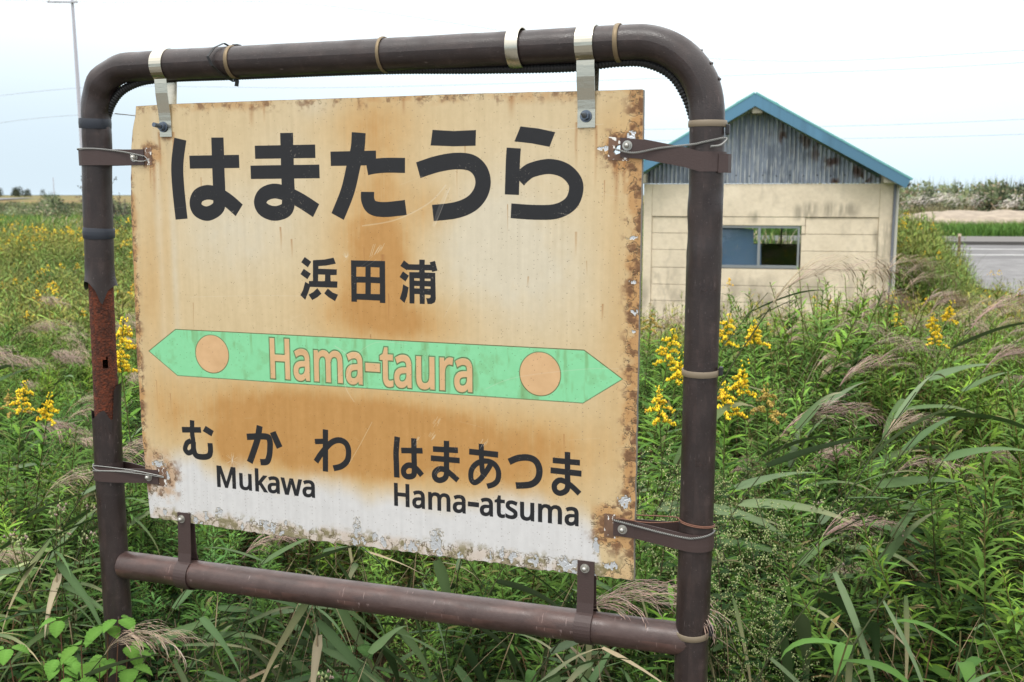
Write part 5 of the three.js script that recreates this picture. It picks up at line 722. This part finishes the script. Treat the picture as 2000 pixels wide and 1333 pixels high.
// ---------------------------------------------------------------- single plants that stand out
{
  const r = rng(909);
  // flowering goldenrods: [top x, y, z, kind, label]
  const variants = Array.from({ length: 6 }, (_, k) => { const H = 1, lx = (r() - 0.3) * 0.22, lz = (r() - 0.5) * 0.12, S = new Leaves(), F = new Leaves(); goldLeaves(S, r, H, 110, 0.066, [G.fresh, G.mid], lx, lz); const old = k === 5; goldFlower(F, r, H, lx, lz, 0.58 + (k % 3) * 0.14, old ? [0.42, 0.30, 0.06] : G.yellow, old ? [0.30, 0.20, 0.06] : G.orange, 1); return { top: [lx, H + 0.02, lz], leaves: S.geo(), head: F.geo() }; });
  const place = (name, label, cat, grp, v, top, turn, build) => { const gy = groundAt(top[0], top[2]), s = (top[1] - gy) / v.top[1], c = Math.cos(turn), n = Math.sin(turn), ox = v.top[0] * c + v.top[2] * n, oz = -v.top[0] * n + v.top[2] * c, x = top[0] - ox * s, z = top[2] - oz * s; const t = thing(name, label, cat, [x, gy, z], turn, grp); t.scale.setScalar(s); build(t, v); return t; };
  const golden = [
    [0.83, 1.77, -3.70, 0, 'bright yellow goldenrod in full flower just right of the right post'],
    [0.92, 1.69, -3.75, 5, 'goldenrod with browning flower head beside the bright one right of the post'],
    [0.74, 1.72, -3.60, 1, 'small yellow goldenrod close against the right edge of the right post'],
    [1.04, 1.80, -5.00, 2, 'goldenrod in flower right of the post below the hut window'],
    [1.06, 1.82, -4.60, 3, 'goldenrod with a short flower head right of the one below the window'],
    [0.65, 1.83, -4.20, 2, 'tallest yellow goldenrod in the gap between board and right post'],
    [0.65, 1.75, -4.00, 0, 'full yellow goldenrod below the tallest one left of the right post'],
    [0.51, 1.70, -3.60, 4, 'low yellow goldenrod by the board edge left of the right post'],
    [0.87, 1.65, -6.50, 5, 'faded olive goldenrod beside the board under the hut wall'],
    [2.52, 1.75, -6.00, 0, 'topmost bright goldenrod standing before the weed bank at the right'],
    [2.41, 1.69, -6.00, 3, 'goldenrod just left of the topmost one before the bank'],
    [2.37, 1.64, -5.80, 1, 'lower goldenrod in front of the pair before the bank'],
    [3.27, 1.54, -9.00, 2, 'goldenrod in flower at the right corner of the hut'],
    [2.57, 1.60, -7.00, 4, 'small goldenrod to the right of the hut corner'],
    [-1.88, 1.65, -4.00, 2, 'spreading yellow goldenrod at the left edge of the photo'],
    [-1.65, 1.65, -3.70, 0, 'yellow goldenrod between the left edge and the left post'],
    [-2.09, 1.56, -4.30, 5, 'drooping orange goldenrod at the far left edge'],
    [-1.41, 1.92, -3.80, 1, 'bright goldenrod seen between the rusted post and the board'],
    [-1.40, 1.84, -3.70, 3, 'smaller goldenrod under the bright one behind the rusted post']];
  for (const [x, y, z, k, lab] of golden) place('goldenrod', lab, 'goldenrod', 'goldenrods in flower', variants[k], [x, y, z], (r() - 0.5) * 2.4, (t, v) => { tag(part(t, 'leafy_stem', v.leaves, M.leaf), 0, 0, 0, 'stuff'); tag(part(t, 'flower_head', v.head, M.flower), 0, 0, 0, 'stuff'); });
  // reeds with plumes
  const reedVar = (k, plume, hang = 0, wide = 1) => {
    const H = 1, lx = 0.30 + r() * 0.16, lz = (r() - 0.5) * 0.08, S = new Leaves(), leaves = [], P = new Leaves();
    S.stem(curveStem(H, lx, lz, 9), 0.0042, 0.0016, tint([0.065, 0.075, 0.035], r), 6);
    const n = 8; for (let q = 0; q < n; q++) { const B = new Leaves(), t = hang ? 0.62 + 0.36 * q / (n - 1) : 0.28 + 0.66 * q / (n - 1), o = onStem(H, lx, lz, t), dry = !plume && wide === 1 && r() < 0.03, c = dry ? tint(G.brown, r) : tint(r() < 0.7 ? G.reed : G.reedPale, r, 0.2), L = (0.20 + r() * 0.18) * (wide > 1 ? 1.2 : 1); B.blade([0, 0, 0], hang ? (r() - 0.5) * 2.6 : (r() - 0.5) * 1.9, hang ? -0.35 - r() * 0.8 : 0.7 - r() * 0.8, L, (0.012 + r() * 0.008) * wide, 0.4 + r() * 1.3, c, r() < 0.4 ? tint(G.straw, r) : [c[0] * 1.15, c[1] * 1.08, c[2] * 0.95], 9, { prof: reedProf, fold: 0.2, tip: 1, roll: (r() - 0.5) * 1.5, twist: (r() - 0.5) * 0.8, curl: (r() - 0.5) * 0.5 }); leaves.push([o, B.geo(), dry]); }
    if (plume) reedPlume(P, r, onStem(H, lx, lz, 1), plume, k % 2 ? G.plume : G.plumeRed, k % 3 ? G.plumeRed : G.straw);
    return { top: [lx + (plume ? 0.08 : 0), H + (plume ? 0.03 : 0), lz], stem: S.geo(), leaves, plume: plume ? P.geo() : null };
  };
  const buildReed = (t, v) => { part(t, 'stem', v.stem, M.leaf); for (const [o, g, dry] of v.leaves) { const m = part(t, 'leaf', g, dry ? M.dry : M.reedLeaf); m.position.set(...o); } if (v.plume) tag(part(t, 'plume', v.plume, M.dry), 0, 0, 0, 'stuff'); };
  const RV = Array.from({ length: 6 }, (_, k) => reedVar(k, [1.25, 0.9, 1.1, 0.8, 1.0, 0.7][k])), LV = [...Array.from({ length: 5 }, (_, k) => reedVar(k, 0)), reedVar(5, 0, 1), reedVar(6, 0, 1), reedVar(7, 0, 1), reedVar(8, 0, 0, 1.25), reedVar(9, 0, 0, 1.2), reedVar(10, 0, 1, 1.1)];
  RV.push(reedVar(12, 1.15, 0, 1.05)); RV[6].leaves.splice(5);
  const plumed = [[0.96, 2.03, -3.4, 6, 0.0, 'tall leaning reed with purple plume in front of the hut wall'], [2.04, 1.83, -4.4, 2, 0.1, 'reed with a pale pink plume by the right edge of the photo'], [1.92, 1.70, -4.0, 4, -0.2, 'reed with pinkish plume just below the one by the right edge'], [1.29, 1.69, -3.8, 1, 0.2, 'reed with a drooping brown plume in the middle of the right thicket'], [0.95, 1.61, -3.3, 2, 0.0, 'reed whose combed purple plume hangs right of the post'], [1.30, 1.58, -3.4, 3, 0.25, 'reed with a loose straw plume right of the purple drooping one'], [1.28, 1.50, -3.2, 5, -0.3, 'short reed with a small straw plume in the right thicket'], [0.94, 1.38, -2.9, 4, 0.1, 'low reed with flattened brown plume in the lower right thicket'],
    [-1.84, 1.42, -4.0, 2, -0.4, 'reed with a fluffy straw plume left of the left post'], [-2.80, 1.53, -6.0, 0, 0.2, 'reed with a faded pink plume in the left meadow'], [-1.29, 1.50, -3.0, 3, 0.3, 'reed with a brown plume hanging beside the left post'], [-1.09, 1.60, -2.9, 1, 0.1, 'reed whose brown plume shows between left post and board'], [-0.57, 1.42, -2.8, 4, 0.1, 'reed with a straw plume hanging below the board'], [-0.46, 1.38, -2.9, 3, -0.2, 'second straw-plumed reed below the board, to the right'], [-0.70, 1.35, -2.9, 5, 0.4, 'small straw-plumed reed below the board, to the left'], [0.20, 1.55, -1.93, 1, -0.3, 'reed arching its straw plume over the foot of the right post'], [-0.80, 1.40, -2.12, 3, -0.2, 'reed with a tangled straw plume before the foot of the left post']];
  for (const [x, y, z, k, turn, lab] of plumed) place('plumed_reed', lab, 'reed', 'reeds with plumes', RV[k], [x, y, z], turn, buildReed);
  const leafy = [[1.17, 1.90, -4.8, 0, 0.1, 'tall plumeless reed beside the purple plume before the hut'], [1.17, 1.78, -3.0, 1, 0.0, 'plumeless reed with long level leaves below the hut corner'], [1.27, 1.68, -2.9, 2, 0.1, 'plumeless reed with broad pale leaves at the right'], [1.37, 1.74, -3.2, 3, -0.3, 'plumeless reed near the right edge of the photo'], [0.95, 1.70, -3.2, 4, 0.1, 'plumeless reed with one upright pale leaf right of the post'], [0.98, 1.54, -2.8, 0, -0.3, 'plumeless reed in the middle of the lower right thicket'], [0.78, 1.48, -2.4, 10, 0.0, 'plumeless reed with crossing blades low at the right'], [0.86, 1.45, -2.3, 10, 0.3, 'plumeless reed with leaves raked down to the right'], [0.95, 1.42, -2.0, 3, -0.2, 'plumeless reed in the bottom right corner'], [-0.41, 1.46, -2.7, 5, 0.6, 'plumeless reed with a hanging leaf under the board centre'], [-0.18, 1.44, -2.6, 6, 0.5, 'plumeless reed under the board right of the centre'], [0.0, 1.44, -2.6, 7, 0.2, 'plumeless reed with broad blades near the right foot strap'], [-0.52, 1.34, -2.45, 7, 0.9, 'plumeless reed with blades hanging below the crossbar'], [-0.80, 1.40, -2.7, 3, 0.3, 'plumeless reed behind the left end of the crossbar'], [-0.36, 1.33, -2.4, 5, 1.2, 'plumeless reed with pointed blades under the middle of the crossbar'], [-1.18, 1.50, -2.7, 0, 0.2, 'plumeless reed with pale leaves against the left post'], [-1.80, 1.65, -4.2, 2, 0.1, 'plumeless reed in the left meadow near the yellow flowers'], [-1.21, 1.62, -3.4, 1, 0.3, 'plumeless reed seen between the left post and the board'], [0.25, 1.33, -2.3, 3, 0.4, 'plumeless reed behind the foot of the right post'], [0.10, 1.33, -2.2, 6, 0.2, 'plumeless reed with wide blades left of the right post foot']];
  for (const [x, y, z, k, turn, lab] of leafy) place('leafy_reed', lab, 'reed', 'reeds without plumes', LV[k], [x, y, z], turn, buildReed);
  // mugworts with pale flower sprays
  const MV = [0, 1].map(() => { const B = new Leaves(), F = new Leaves(); mugwort(B, F, r, 1, 6, 0.16); return { top: [0.08, 1.0, 0], b: B.geo(), f: F.geo() }; });
  for (const [x, y, z, k, lab] of [[0.60, 1.46, -2.75, 0, 'mugwort with pale flower sprays right of the right post'], [0.87, 1.50, -3.1, 1, 'largest mugwort bush with pale sprays in the right thicket'], [0.46, 1.54, -3.2, 1, 'mugwort with pale sprays between board and right post'], [0.63, 1.30, -2.5, 0, 'low mugwort with hanging sprays beside the right post foot'], [0.70, 1.52, -3.5, 1, 'mugwort with pale sprays behind the right post']]) place('mugwort', lab, 'mugwort', 'mugworts in flower', MV[k], [x, y, z], r() * 6, (t, v) => { tag(part(t, 'leafy_stems', v.b, M.leaf), 0, 0, 0, 'stuff'); tag(part(t, 'flower_spray', v.f, M.flower), 0, 0, 0, 'stuff'); });
  // bramble with three-part toothed leaves, lower left
  const leaflet = (L, W, c, seed) => { const q = rng(seed), n = 13, P = [], C = [], I = []; for (let i = 0; i <= n; i++) { const t = i / n, w = W * Math.pow(Math.sin(Math.PI * Math.min(1, 0.05 + t * 0.97)), 0.75) * (1 - 0.18 * t) * (i % 2 ? 1.09 : 0.94), y = 0.10 * L * Math.sin(t * 3) - 0.12 * L * t * t, rip = 0.035 * L * (i % 2 ? 1 : -0.4); P.push(t * L, y + 0.16 * w + rip * 0.4, -w, t * L, y, 0, t * L, y + 0.16 * w + rip * 0.4, w); const k = 0.9 + q() * 0.2; C.push(c[0] * k, c[1] * k, c[2] * k, c[0] * 1.25, c[1] * 1.2, c[2] * 1.3, c[0] * k, c[1] * k, c[2] * k); if (i < n) { const b = i * 3; I.push(b, b + 3, b + 1, b + 1, b + 3, b + 4, b + 1, b + 4, b + 2, b + 2, b + 4, b + 5); } } const g = new THREE.BufferGeometry(); g.setAttribute('position', new THREE.Float32BufferAttribute(P, 3)); g.setAttribute('color', new THREE.Float32BufferAttribute(C, 3)); g.setIndex(I); const f = g.toNonIndexed(); f.computeVertexNormals(); return f; };
  const bramble = (lab, x, z, spots, c) => {
    const t = thing('bramble', lab, 'bramble', [x, groundAt(x, z), z]); const ls = [0, 1, 2].map((k) => leaflet(0.046, 0.019, tint(c, r, 0.15), k + 3)); const S = new Leaves();
    spots.forEach(([px, py, pz, a], i) => { S.stem([[px * 0.4, 0, pz * 0.4], [px * 0.8, py * 0.7, pz * 0.8], [px, py, pz]], 0.002, 0.0012, [0.16, 0.08, 0.05], 4); for (const [d, s] of [[0, 1.1], [1.5, 0.9], [-1.5, 0.9]]) { const m = part(t, 'leaflet', ls[(i + (d > 0 ? 1 : 0)) % 3], M.leaf); m.position.set(px + Math.cos(a + d) * 0.008, py, pz - Math.sin(a + d) * 0.008); m.rotation.set(0, a + d, -0.25 - r() * 0.3, 'YXZ'); m.scale.setScalar(s * (0.85 + r() * 0.35)); } });
    tag(part(t, 'stems', S.geo(), M.leaf), 0, 0, 0, 'stuff'); return t;
  };
  const sp = (n, w, h, d, q) => Array.from({ length: n }, () => [(q() - .5) * w, h - q() * 0.28, (q() - .5) * d, q() * 6.28]);
  bramble('bright green bramble with toothed round leaflets at the lower left', -0.99, -2.22, sp(22, 0.26, 0.93, 0.26, rng(4)), [0.085, 0.185, 0.03]);
  bramble('dark bramble with toothed leaves in the shade under the crossbar', -0.47, -2.45, sp(11, 0.4, 0.84, 0.3, rng(9)), [0.05, 0.11, 0.03]);
  // a weed with long lance leaves, bottom right
  const lance = (lab, x, z, H, n, turn) => { const t = thing('lance_leaf_weed', lab, 'weed', [x, groundAt(x, z), z], turn, 'weeds with lance leaves'); const S = new Leaves(); S.stem(curveStem(H, 0.18, 0, 6), 0.005, 0.002, [0.10, 0.09, 0.035], 5); part(t, 'stem', S.geo(), M.leaf); for (let k = 0; k < n; k++) { const B = new Leaves(), tt = 0.45 + 0.55 * k / n, o = onStem(H, 0.18, 0, tt), c = tint([0.06, 0.13, 0.03], r, 0.25), L = 0.24 * (1.15 - 0.45 * tt) * (0.85 + r() * 0.3); B.blade([0, 0, 0], k * 2.4 + r(), 0.5 - r() * 0.3, L, L * 0.085, 1.0 + r() * 0.8, c, [c[0] * 1.1, c[1] * 1.1, c[2]], 7, { fold: 0.25, roll: (r() - .5) * 0.6 }); part(t, 'leaf', B.geo(), M.leaf).position.set(...o); } };
  lance('lance-leaved weed with glossy leaves in the lower right, near the post', 0.54, -2.05, 1.04, 18, 0.3); lance('lance-leaved weed at the bottom right corner of the photo', 0.95, -2.1, 0.95, 16, 1.2); lance('lance-leaved weed under the right end of the crossbar', 0.14, -2.2, 0.80, 14, 2.2); lance('lance-leaved weed under the middle of the crossbar', -0.28, -2.35, 0.80, 14, 4.0);
  // pink thistle-like flowers between board and right post
  const knap = (lab, x, y, z) => { const t = thing('pink_flower', lab, 'flower', [x, groundAt(x, z), z], 0, 'small pink flowers'); const H = y - groundAt(x, z), S = new Leaves(), F = new Leaves(); goldLeaves(S, r, H, 60, 0.075, [G.fresh, G.mid], 0.05, 0.02); tag(part(t, 'leafy_stem', S.geo(), M.leaf), 0, 0, 0, 'stuff'); for (let k = 0; k < 22; k++) { const a = r() * 6.28; F.blade([0.05, H, 0.02], a, 0.5 + r() * 0.9, 0.012, 0.0014, 0.4, G.pink, tint([0.6, 0.35, 0.42], r), 2); } F.dot(0.05, H - 0.003, 0.02, 0.006, [0.2, 0.14, 0.1]); tag(part(t, 'bloom', F.geo(), M.flower), 0, 0, 0, 'stuff'); };
  knap('small pink flower by the lower right strap of the board', 0.38, 1.47, -2.6); knap('second small pink flower, slightly lower, by the lower right strap', 0.41, 1.44, -2.55); knap('small pink flower right beside the right post', 0.50, 1.56, -3.0);
  // greenish button-headed weed under the crossbar
  const button = (lab, x, z, H) => { const t = thing('bud_weed', lab, 'weed', [x, groundAt(x, z), z], 0, 'weeds with greenish buds'); const S = new Leaves(), F = new Leaves(); for (let k = 0; k < 8; k++) { const lx = (r() - .5) * 0.26, lz = (r() - .5) * 0.2, h = H * (0.82 + r() * 0.18); goldLeaves(S, r, h, 32, 0.07, [[0.10, 0.17, 0.05], G.mid], lx, lz); for (let b = 0; b < 12; b++) F.dot(lx + (r() - .5) * 0.035, h + (r() - .5) * 0.03, lz + (r() - .5) * 0.035, 0.004 + r() * 0.003, tint(r() < 0.7 ? [0.26, 0.30, 0.12] : [0.28, 0.2, 0.16], r)); } tag(part(t, 'leafy_stems', S.geo(), M.leaf), 0, 0, 0, 'stuff'); tag(part(t, 'buds', F.geo(), M.flower), 0, 0, 0, 'stuff'); };
  button('weed topped with pale greenish buds below the middle of the crossbar', -0.30, -2.2, 0.86); button('weed with pale buds below the right foot strap', 0.10, -2.15, 0.84); button('weed with starry pale tips at the left edge behind the bramble', -1.28, -2.8, 0.98); button('weed with starry pale tips in the middle of the lower right thicket', 1.0, -3.0, 0.98);
  // fallen brown leaves and stalks
  const deadLeaf = (lab, x, y, z, a, e, L) => { const B = new Leaves(), c = tint(G.straw, r, 0.2); B.blade([0, 0, 0], a, e, L * 0.75, 0.006, 0.9, c, tint(G.brown, r), 8, { prof: reedProf, fold: 0.35, roll: r() }); const m = part(scene, 'dead_leaf', B.geo(), M.dry); m.position.set(x, y, z); tag(m, lab, 'dead leaf', 'brown dead reed leaves'); };
  deadLeaf('curled brown reed leaf in the left thicket beside the post', -1.28, 1.33, -2.6, 0.1, 0.1, 0.30); deadLeaf('brown dead leaf hanging at the lower right, pointing down', 0.80, 1.22, -2.3, 0.7, -0.3, 0.28); deadLeaf('pale dead leaf standing up right of the post foot', 0.62, 1.12, -2.35, 0.2, 1.2, 0.22); deadLeaf('brown dead leaf in the bottom middle', -0.52, 1.14, -2.25, 0.3, -0.2, 0.24); deadLeaf('pale dead leaf curving down at the right side', 1.12, 1.32, -2.7, 0.5, 0.2, 0.26);
}
// ---------------------------------------------------------------- poles, wires and other far things
{
  M.pole = new THREE.MeshStandardMaterial({ color: 0xb2b0b8, roughness: 0.9 }); M.farWire = new THREE.MeshStandardMaterial({ color: 0xa4abb2, roughness: 0.8 });
  const pole = (lab, x, z, H, r, arms, turn) => { const t = thing('utility_pole', lab, 'utility pole', [x, 0, z], turn); const g = new THREE.CylinderGeometry(r * 0.62, r, H, 14); g.translate(0, H / 2, 0); part(t, 'pole', g, M.pole); for (const [y, l, o] of arms) { part(t, 'crossarm', box(l, 0.09, 0.09, o, y, r, 0.01), M.pole); for (const s of [-0.45, 0.45]) { const k = new THREE.CylinderGeometry(0.05, 0.07, 0.16, 10); k.translate(o + s * l, y + 0.13, r); part(t, 'insulator', k, M.paint); } } return t; };
  const a = pole('tall utility pole rising behind the upper left corner of the frame', -22.45, -56, 12.6, 0.12, [[12.05, 1.5, -0.45]], 0.1); a.rotation.z = 0.012;
  pole('thin distant pole far left on the horizon', -51.7, -120, 4.1, 0.06, [], 0);
  const wire = (lab, pts) => { const m = part(scene, 'power_line', tube(pts.map((p) => new V3(...p)), 0.011, 80, 5), M.farWire); tag(m, lab, 'power line', 'power lines along the road'); };
  wire('upper power line crossing the sky above the hut roof', [[-32, 7.0, -58], [-22.47, 7.76, -56], [-8, 7.3, -51], [9.15, 7.31, -46], [18.92, 7.15, -40], [30, 7.6, -33]]);
  wire('lower power line meeting the right roof slope of the hut', [[-32, 5.5, -58], [-22.55, 6.38, -56], [-5, 5.3, -50], [12.8, 5.07, -44], [19.06, 5.09, -40], [30, 5.5, -33]]);
  wire('topmost faint power line above the frame', [[-30, 12.4, -57], [-20.66, 11.9, -55], [-9.4, 10.94, -50], [9.13, 7.99, -46], [18.9, 7.59, -40], [30, 7.9, -33]]);
  wire('lowest faint power line beside the hut roof at the right', [[-5, 4.7, -50], [13.66, 4.58, -44], [19.1, 4.54, -40], [30, 4.8, -33]]);
  // marker post by the road
  const mp = thing('marker_post', 'thin rusty marker post at the edge of the road', 'post', [16.17, 0, -38.2]); const pg = new THREE.CylinderGeometry(0.045, 0.05, 0.82, 10); pg.translate(0, 0.41, 0); part(mp, 'post', pg, new THREE.MeshStandardMaterial({ color: 0x6d5546, roughness: 0.9 })); const pc = new THREE.CylinderGeometry(0.055, 0.055, 0.09, 10); pc.translate(0, 0.862, 0); part(mp, 'cap', pc, new THREE.MeshStandardMaterial({ color: 0xc9b79a, roughness: 0.8 }));
  // bare shrub behind the left post
  const t = thing('bare_shrub', 'bare dark shrub with twiggy branches between left post and board', 'shrub', [-14.5, 0, -40]); const r = rng(31), S = new Leaves(), L = new Leaves();
  const branch = (p, a, e, len, w, d) => { const q = [p]; let [x, y, z] = p; for (let i = 0; i < 4; i++) { a += (r() - .5) * 0.5; e += (r() - .5) * 0.35; x += Math.cos(e) * Math.cos(a) * len / 4; y += Math.sin(e) * len / 4; z += Math.cos(e) * Math.sin(a) * len / 4; q.push([x, y, z]); } S.stem(q, w, w * 0.6, [0.06, 0.05, 0.05], 4); if (d < 3) for (let k = 0; k < 3 + (d < 1 ? 3 : 0); k++) branch(q[2 + (k % 3)], a + (r() - .5) * 2.4, e + (r() - .6) * 0.8, len * 0.62, w * 0.6, d + 1); else for (let k = 0; k < 5; k++) L.blade(q[4 - (k % 3)], r() * 6.28, r() * 2 - 0.6, 0.10, 0.03, 0.5, [0.12, 0.12, 0.08], [0.14, 0.10, 0.09], 2); };
  branch([0, 0, 0], 2.4, 1.05, 1.6, 0.05, 0); branch([0.3, 0, 0.2], 1.2, 1.2, 1.4, 0.04, 0); branch([-0.2, 0, 0.1], 3.4, 1.1, 1.3, 0.035, 0);
  part(t, 'branches', S.geo(), M.dry); part(t, 'leaves', L.geo(), M.leaf);
}
renderer.render(scene, camera);
